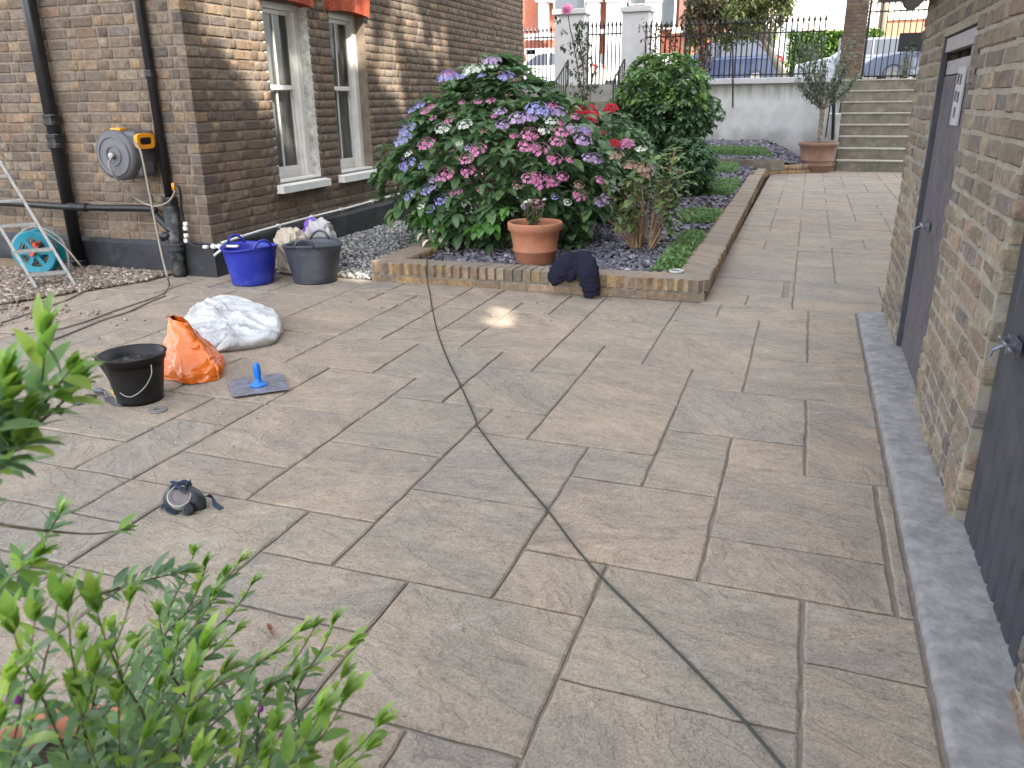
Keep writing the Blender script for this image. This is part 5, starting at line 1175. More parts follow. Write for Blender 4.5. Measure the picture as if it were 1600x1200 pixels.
tub('tub', 'bright blue rubber tub standing by the house corner', (397, 447), .178, .232, .325, (.012, .025, .30), 2.75, .02)
tub('tub', 'dark grey rubber tub standing on the paving between the compost bags and the gravel', (494, 445), .19, .247, .335, (.045, .050, .065), .95+.9, .03)
# plastic compost bags
def crumple(p, s=6, a=.02, seed=0):
    q = Vector(p)*s+Vector((seed, seed*2, 0)); rid = 1-abs(mnoise.noise(q)); return a*(rid-.6)*1.5+a*.5*mnoise.noise(q*2.7)
def bag(name, label, c, ax, half, mats, pick, seed, cat='bag', n=40, fold=.02, lean=(0, 0)):
    b = MB(); c = Vector(c); ax = Vector(ax).normalized(); ay = Vector((-ax.y, ax.x, 0)); vs = []; fs = []
    nu, nv = n, n//2+4
    for j in range(nv):
        ph = math.pi*j/(nv-1)
        for i in range(nu):
            th = 6.28318*i/nu; sx = math.cos(th)*math.sin(ph); sy = math.sin(th)*math.sin(ph); sz = math.cos(ph)
            P = lambda v, e: math.copysign(abs(v)**e, v)
            x, y, z = P(sx, .55)*half[0], P(sy, .8)*half[1], P(sz, .6)*half[2]
            w_ = Vector((x, y, z)); d = crumple(w_, 7/max(half)*.35, fold, seed); w_ *= 1+d/max(.05, w_.length)
            q = c+ax*w_.x+ay*w_.y+Vector((lean[0]*(w_.z+half[2]), lean[1]*(w_.z+half[2]), w_.z+half[2])); q.z = max(q.z, c.z+.002); vs.append(q)
    b.v = [tuple(v) for v in vs]
    for j in range(nv-1):
        for i in range(nu):
            b.f.append((j*nu+i, (j+1)*nu+i, (j+1)*nu+(i+1) % nu, j*nu+(i+1) % nu)); th = 6.28*i/nu; b.m.append(pick(i/nu, j/nv))
    return b.build(name, mats, smooth=False, label=label, cat=cat, origin=c)
beige = flat_mat('beige plastic sack', (.45, .38, .30), .4, dirt=((.3, .22, .16), 10, .6)); purp = flat_mat('purple print', (.16, .06, .42), .4); whitep = flat_mat('white plastic sack', (.46, .44, .45), .35, dirt=((.28, .25, .24), 12, .6))
g = ground(447, 432); bag('compost_bag', 'slumped beige compost bag with a purple corner between the blue and the grey tub', g+Vector((0, .14, 0)), (1, -.3, 0), (.14, .11, .20), [beige, purp, whitep], lambda u, v: 1 if (.62 < u < .92 and .72 < v < .9) else (2 if (.66 < u < .80 and .60 < v < .72) else 0), 3, fold=.05, n=30)
g = ground(478, 425); bag('compost_bag', 'white and purple compost bag standing behind the grey tub', g+Vector((-.02, .30, 0)), (1, .1, 0), (.135, .10, .215), [whitep, purp, beige], lambda u, v: 1 if (.40 < u < .66 and v < .6) else (2 if v > .62 else 0), 8, fold=.06, n=26)
# crumpled white builder's sack
wov = flat_mat('woven white sack', (.58, .58, .585), .6, var=.06, scale=6, dirt=((.30, .29, .28), 7, .7))
n_, l_ = wov.node_tree.nodes, wov.node_tree.links; bump(n_, l_, n_['Principled BSDF'], noise(n_, l_, vmul(n_, l_, pos(n_), (9, 16, 9)), 1.2, 6, .6, 1.5), 1, .03)
def cloth_heap(name, label, outline, hfun, mat, cat, n=70, parent=None, layers=1, seed=0, z0=.006):
    pts = [ground(*p) for p in outline]; c = sum(pts, Vector())/len(pts); K = len(pts)
    def edge(th):
        best = None                       # radius of the outline in direction th
        d = Vector((math.cos(th), math.sin(th), 0))
        for i in range(K):
            a, q = pts[i]-c, pts[(i+1) % K]-c; e = q-a; den = d.x*e.y-d.y*e.x
            if abs(den) < 1e-9: continue
            t = (a.x*e.y-a.y*e.x)/den; u = (a.x*d.y-a.y*d.x)/den
            if t > 0 and -1e-6 <= u <= 1+1e-6: best = max(best or 0, t)
        return best or .1
    nu, nv = n, 44; b = MB()
    E_ = [edge(6.28318*i/nu) for i in range(nu)]
    E_ = [sum(E_[(i+k) % nu] for k in (-1, 0, 1))/3 for i in range(nu)]
    for j in range(nv):
        q = j/(nv-1)
        for i in range(nu):
            th = 6.28318*i/nu; rr = E_[i]*(math.sin(q*math.pi/2*1.0)**.8 if q < .86 else 1+.03*math.sin((q-.86)/.14*3.14)-.02*(q-.86)/.14); x, y = c.x+math.cos(th)*rr, c.y+math.sin(th)*rr
            z = hfun(x, y, q, th)*(1-max(0, (q-.70)/.30)**2.2 if q > .70 else 1); b.v.append((x, y, z0+max(0, z)))
    for j in range(nv-1):
        for i in range(nu): b.f.append((j*nu+i, (j+1)*nu+i, (j+1)*nu+(i+1) % nu, j*nu+(i+1) % nu)); b.m.append(0)
    return b.build(name, mat, parent, smooth=True, label=label, cat=cat) if parent is None else b.build(name, mat, parent, smooth=True)
def folds(x, y, s, seed, ang, amp):
    u, v = x*math.cos(ang)+y*math.sin(ang), -x*math.sin(ang)+y*math.cos(ang); p = Vector((u*s*.35, v*s, seed)); p += Vector((mnoise.noise(p*.7), mnoise.noise(p*.7+Vector((9, 0, 0))), 0))*.9
    q1 = abs(mnoise.noise(p)); q2 = abs(mnoise.noise(p*2.1+Vector((4, 4, 0)))); return amp*(1.1-3.6*min(q1, .42))+amp*.62*(.5-2.4*min(q2, .35))+amp*.12*mnoise.noise(p*6)
sack = thing('rubble_sack', 'crumpled white woven rubble sack lying flat behind the orange carrier bag', 'sack', ground(360, 515))
cloth_heap('lower_fold', '', [(286, 512), (290, 533), (318, 548), (345, 551), (392, 546), (430, 538), (441, 522), (434, 500), (405, 486), (350, 480), (305, 488)], lambda x, y, q, th: .040+folds(x, y, 4.6, 3, .5, .038), wov, None, 130, sack)
cloth_heap('upper_fold', '', [(306, 506), (350, 512), (395, 522), (438, 531), (441, 518), (432, 500), (395, 486), (355, 480), (322, 486)], lambda x, y, q, th: .052+folds(x, y, 5.2, 8, -.35, .040), wov, None, 130, sack, z0=.022)
cloth_heap('loose_corner', '', [(300, 545), (335, 549), (370, 540), (360, 520), (320, 518), (296, 528)], lambda x, y, q, th: .05+folds(x, y, 7, 5, 1.2, .032), wov, None, 90, sack, z0=.008)
# orange carrier bag
org = flat_mat('orange carrier plastic', (.66, .14, .010), .25, var=.06, spec=.6)
cb = thing('carrier_bag', 'bright orange plastic carrier bag leaning behind the black bucket', 'bag', ground(300, 600)); b = MB()
L0, L1, A0, A1 = ground(258, 592), ground(338, 592), at(270, 494, Y=3.62), at(287, 503, Y=3.52)
B0, B1 = ground(266, 570)+Vector((0, .12, 0)), ground(330, 575)+Vector((0, .12, 0))
def obag(u, v):            # u round the bag, v base to top
    base = [L0, ground(300, 601), L1+Vector((.02, .0, 0)), ground(343, 583), B1, B0]; topp = [A0+Vector((-.01, -.02, 0)), (A0+A1)/2+Vector((0, -.03, .0)), A1+Vector((.01, -.01, 0)), A1+Vector((.01, .03, -.01)), (A0+A1)/2+Vector((0, .04, 0)), A0+Vector((-.01, .02, 0))]
    k = u*6; i = int(k) % 6; f = k-int(k); f = f*f*(3-2*f); p = base[i].lerp(base[(i+1) % 6], f); t_ = topp[i].lerp(topp[(i+1) % 6], f)
    bulge = math.sin(min(1, v*1.4)*math.pi)*.05*(1-v); q = p.lerp(t_, v**1.05); cen = (base[0]+base[2]+base[4]+base[1])/4; o = Vector((q.x-cen.x, q.y-cen.y, 0))
    if o.length > .001: q += o.normalized()*(bulge+crumple(q, 10, .024, 4)+.016*mnoise.noise(Vector((u*30, v*5, 1))))
    q.z = max(.008, q.z+.012*mnoise.noise(q*14)*(1-v)); return q
b.grid(obag, 60, 22, wrap=True); b.build('body', org, cb, smooth=False)
b = MB(); b.grid(lambda u, v: A0.lerp(A1, u)+Vector((-.03*v+.01, .05*v, -.015*v))+Vector((0, .01*math.sin(u*9), 0)), 8, 5); b.build('mouth', org, cb, smooth=True)
kn = ground(336, 588); kn.z = .05; b = MB(); b.grid(lambda u, v: kn+Vector((math.cos(u*6.283)*math.sin(v*3.14)*.045*(1+.3*math.sin(u*40)), math.sin(u*6.283)*math.sin(v*3.14)*.04, math.cos(v*3.14)*.045)), 40, 10, wrap=True); b.build('knot', org, cb, smooth=True)
# black bucket
bf = ground(222, 634); dr = Vector((bf.x, bf.y, 0)).normalized(); bc = bf+dr*.115; bc.z = .006; bkm = flat_mat('black bucket plastic', (.008, .008, .009), .45, spec=.35, dirt=((.05, .048, .045), 9, .3))
bu = thing('bucket', 'black builder\'s bucket with wire handle beside the orange carrier bag', 'bucket', bc); b = MB(); n = 48; Rb, Rt, hb = .116, .158, .262; sp_a = math.atan2(-RT.y, -RT.x)+.35
prof = [(.001, .01), (Rb*.95, .006), (Rb, 0), (Rb*1.01, .02), ((Rb+Rt)/2*.99, hb*.5), (Rt*.955, hb*.86), (Rt*1.01, hb*.865), (Rt*1.03, hb*.97), (Rt*1.07, hb*.985), (Rt*1.07, hb), (Rt*.96, hb), ((Rb+Rt)/2*.97, hb*.5), (Rb*.95, .02), (.001, .016)]
for (rr, hh) in prof:
    for k in range(n):
        th = 6.28318*k/n; dd = (th-sp_a+math.pi) % (2*math.pi)-math.pi; e = 1+(.16*math.exp(-(dd/.16)**2) if hh > hb*.84 and rr > .1 else 0); b.v.append((bc.x+math.cos(th)*rr*e, bc.y+math.sin(th)*rr*e, bc.z+hh))
for i in range(len(prof)-1):
    for k in range(n): b.f.append((i*n+k, i*n+(k+1) % n, (i+1)*n+(k+1) % n, (i+1)*n+k)); b.m.append(0)
b.build('body', bkm, bu, smooth=True)
b = MB(); b.grid(lambda u, v: bc+Vector((math.cos(u*6.283)*v*.150, math.sin(u*6.283)*v*.150, hb*.80+.012*mnoise.noise(Vector((math.cos(u*6.283)*v*5, math.sin(u*6.283)*v*5, 3))))), 32, 12, wrap=True); b.build('wet_mortar', plain('wet mortar', (.035, .033, .032), .12, 0, .5, 30, .01, .9, ((.22, .21, .2), 25, .5)), bu, smooth=True)
vR, vF = Vector((RT.x, RT.y, 0)).normalized(), Vector((-dr.x, -dr.y, 0))
hp = [bc+vR*.085+vF*.145+Vector((0, 0, .235)), bc+vR*.075+vF*.185+Vector((0, 0, .19)), bc+vR*.02+vF*.20+Vector((0, 0, .12)), bc-vR*.06+vF*.175+Vector((0, 0, .07)), bc-vR*.125+vF*.10+Vector((0, 0, .10)), bc-vR*.16+vF*.02+Vector((0, 0, .19)), bc-vR*.155+Vector((0, 0, .232))]
b = MB(); b.tube(spline(hp, 6), .0028, 6); b.build('wire_handle', M['alu'], bu, smooth=True)
# trowels, brush, ring
def trowel(label, tip, neck, hend, w0, col):
    a, q, e = ground(*tip), ground(*neck), ground(*hend); t = thing('trowel', label, 'trowel', a); d = (q-a); L = d.length; d.normalize(); s = Vector((-d.y, d.x, 0))
    b = MB(); pr2 = [(0, .003), (.10, w0*.55), (.3, w0*.9), (.7, w0), (.93, w0*.6), (1, .008)]; vs = [a+d*L*u+s*ww+Vector((0, 0, .004)) for u, ww in pr2]+[a+d*L*u-s*ww+Vector((0, 0, .004)) for u, ww in pr2]; vs += [v+Vector((0, 0, .003)) for v in vs]; m_ = 6
    b.add(vs, [(i, i+1, m_+i+1, m_+i) for i in range(5)]+[(12+m_+i, 12+m_+i+1, 12+i+1, 12+i) for i in range(5)]+[(i, 12+i, 12+i+1, i+1) for i in range(5)]+[(6+i+1, 18+i+1, 18+i, 6+i) for i in range(5)]); b.build('blade', M['steel'], t)
    b = MB(); b.tube(spline([q+Vector((0, 0, .006)), q-d*-.015+Vector((0, 0, .03)), q+d*.03+Vector((0, 0, .035))], 4), .005, 8); b.build('neck', M['steel'], t)
    h0 = q+d*.02+Vector((0, 0, .032)); h1 = Vector((e.x, e.y, .022)); b = MB(); b.tube([h0, h0.lerp(h1, .15), h0.lerp(h1, .5), h0.lerp(h1, .9), h1], [.011, .014, .016, .014, .009], 12); b.build('handle', flat_mat('trowel handle', col, .5), t, smooth=True)
trowel('small pointing trowel with grey handle lying against the black bucket', (191, 636), (167, 622), (148, 614), .030, (.06, .06, .08))
trowel('darker trowel with worn brown handle lying left of the pointing trowel', (114, 634), (128, 630), (152, 625), .022, (.07, .055, .05))
br_ = thing('brush', 'worn brush with golden bristles beside the black bucket', 'brush', ground(184, 620)); r = random.Random(6); a = ground(190, 622); d = (ground(172, 612)-a).normalized(); s = Vector((-d.y, d.x, 0)); b = MB()
for k in range(90):
    o_ = s*r.uniform(-.03, .03)+Vector((0, 0, r.uniform(.012, .04))); b.tube([a+o_, a+o_*1.25+d*r.uniform(.05, .075)+Vector((0, 0, -.006))], [.0018, .0008], 4, False)
b.build('bristles', plain('golden bristle', (.55, .36, .11), .7), br_); b = MB(); b.obox(a-d*.01+Vector((0, 0, .026)), d*.014, s*.032, (0, 0, .018)); b.build('ferrule', flat_mat('pale ferrule', (.6, .58, .53), .5), br_); b = MB(); b.tube([a-d*.02+Vector((0, 0, .03)), a-d*.06+Vector((0, 0, .04))], [.018, .012], 10); b.build('handle', flat_mat('yellow wood', (.5, .34, .14), .5), br_)
wc = ground(247, 641); b = MB(); b.lathe(wc, [(.017, .003), (.018, 0), (.046, 0), (.048, .003), (.045, .0065), (.019, .0065), (.017, .003)], 28, cap0=False, cap1=False); b.build('metal_ring', flat_mat('dull ring', (.17, .16, .16), .6), label='flat grey ring lying in front of the black bucket', cat='ring', smooth=False)
# plasterer's hawk
hk = [ground(358, 598), ground(440, 586), ground(453, 612), ground(363, 624)]; hkt = thing('plastering_hawk', 'square metal plastering hawk with an upright blue handle', 'hawk', sum(hk, Vector())/4); b = MB()
b.add([v+Vector((0, 0, .012)) for v in hk]+[v+Vector((0, 0, .016)) for v in hk], [(3, 2, 1, 0), (4, 5, 6, 7), (0, 1, 5, 4), (1, 2, 6, 5), (2, 3, 7, 6), (3, 0, 4, 7)]); b.build('plate', plain('mortar smeared alloy', (.27, .28, .33), .5, .5, .25, 30, .002, .5, ((.10, .10, .12), 14, .8)), hkt, bevel=.002)
blue = flat_mat('bright blue plastic', (.006, .16, .62), .35, var=.03); hc = ground(405, 606); hc.z = .022
b = MB(); b.lathe(hc, [(.046, 0), (.048, .004), (.044, .010), (.026, .018), (.018, .03), (.0175, .05), (.021, .075), (.019, .105), (.0175, .12), (.012, .129), (.001, .131)], 28, cap0=True); b.build('handle', blue, hkt, smooth=True)
# respirator
rc = ground(288, 792); rp_ = thing('respirator', 'dark rubber half mask respirator with straps lying alone on the paving', 'mask', rc); rub = flat_mat('dark rubber', (.022, .026, .036), .5, dirt=((.13, .13, .14), 12, .35)); strapm = flat_mat('navy strap', (.018, .03, .065), .8)
toc = Vector((-rc.x, -rc.y, 0)).normalized(); rr_ = Vector((RT.x, RT.y, 0)).normalized(); Z = Vector((0, 0, 1)); b = MB()
def rf(u, v):
    th, ph = u*6.28318, v*math.pi*.62; e = 1+.12*math.cos(th*3+1)*math.sin(ph)+.05*mnoise.noise(Vector((math.cos(th)*2, math.sin(th)*2, ph*2)))
    return rc-toc*.012+rr_*(math.cos(th)*math.sin(ph)*.083*e)-toc*(math.sin(th)*math.sin(ph)*.062*e)+Z*(math.cos(ph)*.075+.022)
b.grid(rf, 36, 16, wrap=True); b.build('facepiece', rub, rp_, smooth=True)
fa = (toc*.75+Z*.75-rr_*.15).normalized(); fc = rc+toc*.035+Z*.062-rr_*.012
b = MB(); b.lathe(fc, [(.044, -.03), (.046, .0), (.044, .007), (.040, .009), (.039, .006)], 32, ax=fa, cap0=False, cap1=False); b.build('filter_rim', flat_mat('pale filter rim', (.34, .33, .30), .5), rp_, smooth=True)
b = MB(); b.lathe(fc, [(.039, .005), (.030, .008), (.029, .006), (.02, .0075), (.001, .0065)], 32, ax=fa, cap0=False, cap1=False); b.build('filter', flat_mat('mauve grey filter', (.17, .145, .15), .7, bumpd=.001), rp_, smooth=True)
va_ = rc+toc*.068+Z*.022+rr_*.012; b = MB(); b.lathe(va_, [(.021, -.02), (.023, 0), (.018, .008), (.013, .006), (.001, .01)], 22, ax=(toc+Z*.4)); b.build('valve', rub, rp_, smooth=True)
def ribbon(pts, wd, par, mat, nm='strap', upv=Z):
    P = spline(pts, 6); b = MB(); n = len(P)
    for i, p in enumerate(P):
        d = (P[min(i+1, n-1)]-P[max(i-1, 0)]).normalized(); s = d.cross(upv); s = s.normalized() if s.length > .05 else rr_
        s = (s*math.cos(i*.12)+Z*math.sin(i*.12)*.6).normalized(); nn = s.cross(d)*.0012
        b.v += [tuple(p-s*wd/2-nn), tuple(p+s*wd/2-nn), tuple(p+s*wd/2+nn), tuple(p-s*wd/2+nn)]
    for i in range(n-1):
        for k in range(4): b.f.append((i*4+k, i*4+(k+1) % 4, i*4+4+(k+1) % 4, i*4+4+k)); b.m.append(0)
    b.f += [(3, 2, 1, 0), (n*4-4, n*4-3, n*4-2, n*4-1)]; b.m += [0, 0]; b.build(nm, mat, par)
def g3(x, y, z): return at(x, y, z=z)
ribbon([g3(313, 782, .03), g3(322, 775, .045), g3(330, 776, .035), g3(336, 788, .012), g3(346, 795, .008)], .020, rp_, strapm)
ribbon([g3(290, 760, .09), g3(276, 756, .10), g3(266, 768, .08), g3(260, 785, .04), g3(264, 797, .012), g3(275, 803, .008)], .022, rp_, strapm)
ribbon([g3(300, 757, .09), g3(288, 752, .11), g3(276, 762, .10), g3(262, 776, .06), g3(256, 790, .02), g3(250, 790, .008)], .016, rp_, strapm)
ribbon([g3(268, 752, .10), g3(284, 762, .11), g3(298, 752, .10)], .018, rp_, strapm)
# jacket draped over the bed wall
navy = flat_mat('navy fleece', (.017, .017, .032), .95, var=.2, scale=40, bumpd=.003, spec=.1)
jk = thing('jacket', 'navy blue jacket draped over the front bed wall with one sleeve hanging down', 'jacket', at(898, 440, Y=6.1))
def sleeve(pts, rads, nm, flat=.6, seed=0, m=22):
    P = spline(pts, 8); n = len(P); b = MB(); prevs = None
    for i, p in enumerate(P):
        u = i/(n-1)*(len(rads)-1); k = min(int(u), len(rads)-2); R_ = rads[k]+(rads[k+1]-rads[k])*(u-k)
        d = (P[min(i+1, n-1)]-P[max(i-1, 0)]).normalized(); s = d.cross(Vector((0, -1, .3))); s.normalize(); t_ = s.cross(d)
        for q in range(m):
            a = 6.28318*q/m; e = 1+.05*math.sin(i*1.6+math.cos(a)*3+seed)+.14*(1-2*abs(mnoise.noise(Vector((math.cos(a)*3+i*.2, math.sin(a)*3, i*.4+seed))))); b.v.append(tuple(p+s*math.cos(a)*R_*e+t_*math.sin(a)*R_*flat*e))
    for i in range(n-1):
        for q in range(m): b.f.append((i*m+q, i*m+(q+1) % m, (i+1)*m+(q+1) % m, (i+1)*m+q)); b.m.append(0)
    b.f += [tuple(range(m-1, -1, -1)), tuple(range((n-1)*m, n*m))]; b.m += [0, 0]; b.build(nm, navy, jk, smooth=True)
sleeve([at(893, 413, Y=6.30), at(908, 408, Y=6.22), at(917, 420, Y=6.08), at(921, 438, Y=6.05), at(925, 455, Y=6.04)], [.055, .085, .085, .075, .066], 'sleeve', .55, 1)
sleeve([at(923, 452, Y=6.04), at(924, 457, Y=6.04), at(925, 463, Y=6.04)], [.058, .062, .060], 'cuff', .55, 0)
sleeve([at(905, 404, Y=6.36), at(892, 408, Y=6.26), at(880, 420, Y=6.10), at(873, 433, Y=6.06), at(877, 441, Y=6.05)], [.05, .075, .095, .085, .05], 'body', .6, 4)
sleeve([at(897, 404, Y=6.40), at(893, 414, Y=6.18), at(890, 428, Y=6.08), at(884, 438, Y=6.05)], [.05, .07, .06, .04], 'hood', .6, 7)
# cable
cabm = flat_mat('dark green cable', (.022, .028, .024), .55)
cp = [at(676, 392, z=.12), at(668, 402, z=.19), at(667, 415, z=.187)]+[Vector((at(668, 430, Y=6.085).x, 6.072, .13)), Vector((at(669, 445, Y=6.07).x, 6.06, .02))]+[ground(x, y, .010) for x, y in ((671, 455), (673, 468), (676, 485), (684, 520), (699, 560), (721, 605), (742, 652), (748, 668), (790, 722), (850, 790), (905, 862), (950, 912), (1012, 972), (1080, 1040), (1150, 1112), (1225, 1200), (1290, 1275))]
b = MB(); b.tube(spline(cp, 8), .0042, 8); b.build('cable', cabm, label='long thin dark cable snaking from the bed wall across the patio', cat='cable', smooth=True)
# hoses
hosem = flat_mat('grey brown hose', (.26, .22, .18), .45)
hp = [at(210, 222, Y=5.56), at(220, 238, Y=5.48), at(231, 290, Y=5.46), at(241, 340, Y=5.42), at(252, 395, Y=5.35), at(261, 432, Y=5.2), ground(264, 445, .012), ground(255, 458, .012), ground(225, 470, .012), ground(180, 485, .012), ground(130, 503, .012), ground(85, 515, .012), ground(40, 519, .012), ground(-20, 519, .012), ground(-80, 512, .012)]
b = MB(); b.tube(spline(hp, 8), .0085, 8); b.build('garden_hose', hosem, label='pale hose hanging from the wall reel and looping over the paving to the left', cat='hose', smooth=True)
hp = [at(177, 243, Y=5.48), at(170, 255, Y=5.42), at(175, 268, Y=5.42), at(190, 290, Y=5.5), at(215, 312, Y=5.6), at(240, 322, Y=5.62), at(262, 316, Y=5.65), at(272, 302, Y=5.7), at(272, 296, Y=5.72)]
b = MB(); b.tube(spline(hp, 8), .0085, 8); b.build('garden_hose', hosem, label='short pale hose curving from the reel hub up to the tap by the rainwater pipe', cat='hose', smooth=True)
hp = [at(70, 362, Y=5.35), at(100, 385, Y=5.3), at(122, 410, Y=5.3), at(133, 425, Y=5.35), ground(138, 440, .012), ground(134, 452, .012), ground(105, 468, .012), ground(70, 480, .012), ground(20, 498, .012), ground(-40, 515, .012)]
b = MB(); b.tube(spline(hp, 8), .008, 8); b.build('garden_hose', hosem, label='brown hose running from behind the ladder along the gravel edge', cat='hose', smooth=True)
hp = [ground(60, 519, .016), ground(95, 515, .012), ground(140, 505, .012), ground(190, 488, .012), ground(235, 474, .012)]
hp = [ground(70, 535, .012), ground(105, 522, .012), ground(160, 500, .012), ground(200, 487, .012), ground(235, 471, .012), ground(258, 462, .012)]
b = MB(); b.tube(spline(hp, 8), .0075, 8); b.build('garden_hose', flat_mat('darker hose', (.20, .17, .15), .5), label='second darker hose strand lying beside the loop on the paving', cat='hose', smooth=True)
b = MB(); tp_ = at(272, 297, Y=5.72); b.tube([tp_, tp_+Vector((0, 0, .06))], .017, 12); b.build('hose_connector', flat_mat('orange plastic', (.85, .30, .02), .4), label='small orange hose connector on the tap by the rainwater pipe', cat='connector', smooth=True)
# wall reel
wr = thing('hose_reel', 'grey and orange wall mounted hose reel on the front brick wall', 'hose reel', (-5.85, 5.7, 1.1)); grey = flat_mat('grey reel plastic', (.085, .085, .095), .45); grey2 = flat_mat('lighter reel disc', (.13, .13, .145), .45); oran = flat_mat('amber plastic', (.82, .33, .015), .4)
c0 = at(178, 243, Y=5.52); rc_ = Vector((c0.x, 5.52, c0.z)); b = MB(); prof = [(.175, 0), (.205, .012), (.213, .04), (.213, .25), (.19, .29), (.001, .3)]; b.lathe(rc_, prof, 40, ax=(0, 1, 0)); b.build('drum', grey, wr, smooth=True)
b = MB(); b.box((rc_.x-.02, 5.56, rc_.z+.04), (rc_.x+.225, 5.80, rc_.z+.20)); b.build('case', grey, wr, bevel=.035)
b = MB(); b.box((rc_.x-.03, 5.60, rc_.z-.19), (rc_.x+.205, 5.78, rc_.z+.04)); b.build('case_lower', grey, wr, bevel=.04)
b = MB(); b.box((rc_.x-.1, 5.8, rc_.z-.17), (rc_.x+.1, 5.849, rc_.z+.17)); b.build('bracket', grey, wr)
b = MB(); b.lathe(rc_-Vector((0, .001, 0)), [(.178, .004), (.172, -.012), (.15, -.012), (.146, -.002), (.09, -.004), (.085, -.016), (.07, -.016), (.065, -.004), (.035, -.006), (.032, -.022), (.001, -.022)], 40, ax=(0, 1, 0), cap0=False, cap1=False); b.build('disc', grey2, wr, smooth=False)
b = MB(); b.lathe(rc_-Vector((.0, .02, 0)), [(.024, 0), (.026, -.015), (.016, -.03), (.001, -.032)], 16, ax=(0, 1, 0)); b.build('hub', whitep, wr, smooth=True)
fx = rc_.x+.227; b = MB(); 
ov = [(math.cos(R(a)), math.sin(R(a))) for a in range(0, 360, 15)]
def rr2(a, bq, e=.5): return [(math.copysign(abs(c)**e, c)*a, math.copysign(abs(s)**e, s)*bq) for c, s in ov]
cy_, cz_ = 5.665, rc_.z+.115; o1, o2 = rr2(.105, .068), rr2(.070, .030); k = len(ov)
vs = [(fx-.02, cy_+a, cz_+c) for a, c in o1]+[(fx+.012, cy_+a*.95, cz_+c*.95) for a, c in o1]+[(fx+.012, cy_+a, cz_+c) for a, c in o2]+[(fx-.015, cy_+a, cz_+c) for a, c in o2]
b.add(vs, [(q*k+i, q*k+(i+1) % k, (q+1)*k+(i+1) % k, (q+1)*k+i) for q in range(3) for i in range(k)]); b.build('outlet_frame', oran, wr)
b = MB(); b.box((fx-.012, cy_-.075, cz_-.034), (fx-.002+.004, cy_+.075, cz_+.034)); b.build('outlet_slot', M['black_iron'], wr)
b = MB(); b.box((rc_.x-.04, 5.56, rc_.z+.195), (rc_.x+.07, 5.64, rc_.z+.225)); b.build('latch', oran, wr, bevel=.01)
# ladder
ld = thing('step_ladder', 'dull aluminium step ladder leaning in the left corner on the gravel', 'ladder', (-6.1, 5.1, 0))
f1, f2 = ground(118, 447, .02), ground(58, 452, .02); t1 = at(-60, 155, Y=5.55); dl = t1-f1; t2 = f2+dl
def beam(a, q, ax, w1, w2, nm, par=ld, mat=None):
    a, q = Vector(a), Vector(q); d = (q-a).normalized(); s = Vector(ax); s = (s-d*s.dot(d)).normalized(); t_ = d.cross(s); b = MB(); b.obox((a+q)/2, d*(q-a).length/2, s*w1, t_*w2); return b.build(nm, mat or M['alu'], par, bevel=.003)
sd_ = (f2-f1).normalized(); beam(f1, t1, sd_, .012, .032, 'stile'); beam(f2, t2, sd_, .012, .032, 'stile')
fwd = dl.normalized().cross(sd_).normalized()
for (x, y) in ((103, 425), (74, 389), (40, 350), (12, 313), (-20, 275)):
    s0 = (y-447)/(245-447)*(f1.lerp(t1, 1)-f1).length if False else None
    # place the tread where the right stile reaches that height of the photo
    best = min((abs((proj(f1+dl*(k/400)) or (0, 9e9))[1]-y), k) for k in range(400))[1]; a = f1+dl*(best/400); q = f2+dl*(best/400)
    b = MB(); nn = Vector((fwd.x, fwd.y, 0)).normalized(); b.obox((a+q)/2, (q-a)/2, nn*.045, (0, 0, .012)); b.build('tread', M['alu'], ld, bevel=.003)
# turquoise hose reel on the ground behind the ladder
tq = flat_mat('turquoise plastic', (.01, .22, .30), .4); orr = flat_mat('orange red plastic', (.62, .10, .05), .45); tr_ = thing('floor_hose_reel', 'turquoise hose reel with an orange crank on the gravel behind the ladder', 'hose reel', ground(62, 425))
tc = at(62, 392, Y=5.42); tc.z = max(tc.z, .2); axd = Vector((.35, -.93, 0)).normalized()
for (off, nm) in ((-.09, 'flange'), (.09, 'flange')):
    b = MB(); b.lathe(tc+axd*off, [(.13, -.006), (.19, -.01), (.20, 0), (.19, .01), (.13, .006), (.13, -.006)], 32, ax=axd, cap0=False, cap1=False)
    for k in range(6):
        a = k*1.047; u_ = axd.cross(Z).normalized(); b.obox(tc+axd*off+(u_*math.cos(a)+Z*math.sin(a))*.08, (u_*math.cos(a)+Z*math.sin(a))*.07, (Z*math.cos(a)-u_*math.sin(a))*.018, axd*.004)
    b.build(nm, tq, tr_, smooth=False)
b = MB(); b.lathe(tc-axd*.085, [(.07, 0), (.07, .17)], 24, ax=axd); b.build('core', tq, tr_, smooth=True)
for k in range(5):
    b = MB(); b.lathe(tc, [(.115+.01*(k % 2), -.075+k*.032), (.13+.01*(k % 2), -.06+k*.032), (.115+.01*(k % 2), -.045+k*.032)], 28, ax=axd, cap0=False, cap1=False); b.build('coiled_hose', hosem, tr_, smooth=True)
u_ = axd.cross(Z).normalized(); cs = tc+axd*.12; b = MB(); b.obox(cs+(u_*.5+Z*-.6).normalized()*-.05, (u_*.5+Z*-.6).normalized()*.08, (Z*.5+u_*.6).normalized()*.016, axd*.012); b.tube([cs+(u_*.5+Z*-.6).normalized()*-.12, cs+(u_*.5+Z*-.6).normalized()*-.12+axd*.09], .02, 10); b.build('crank', orr, tr_)
b = MB(); b.tube(spline([tc+u_*.24+axd*-.1-Z*.19, tc+u_*.25-Z*.02, tc+u_*.2+Z*.12, tc+Z*.22, tc-u_*.2+Z*.12, tc-u_*.25-Z*.02, tc-u_*.24-Z*.19], 6), .012, 8); b.build('frame', M['alu'], tr_, smooth=True)
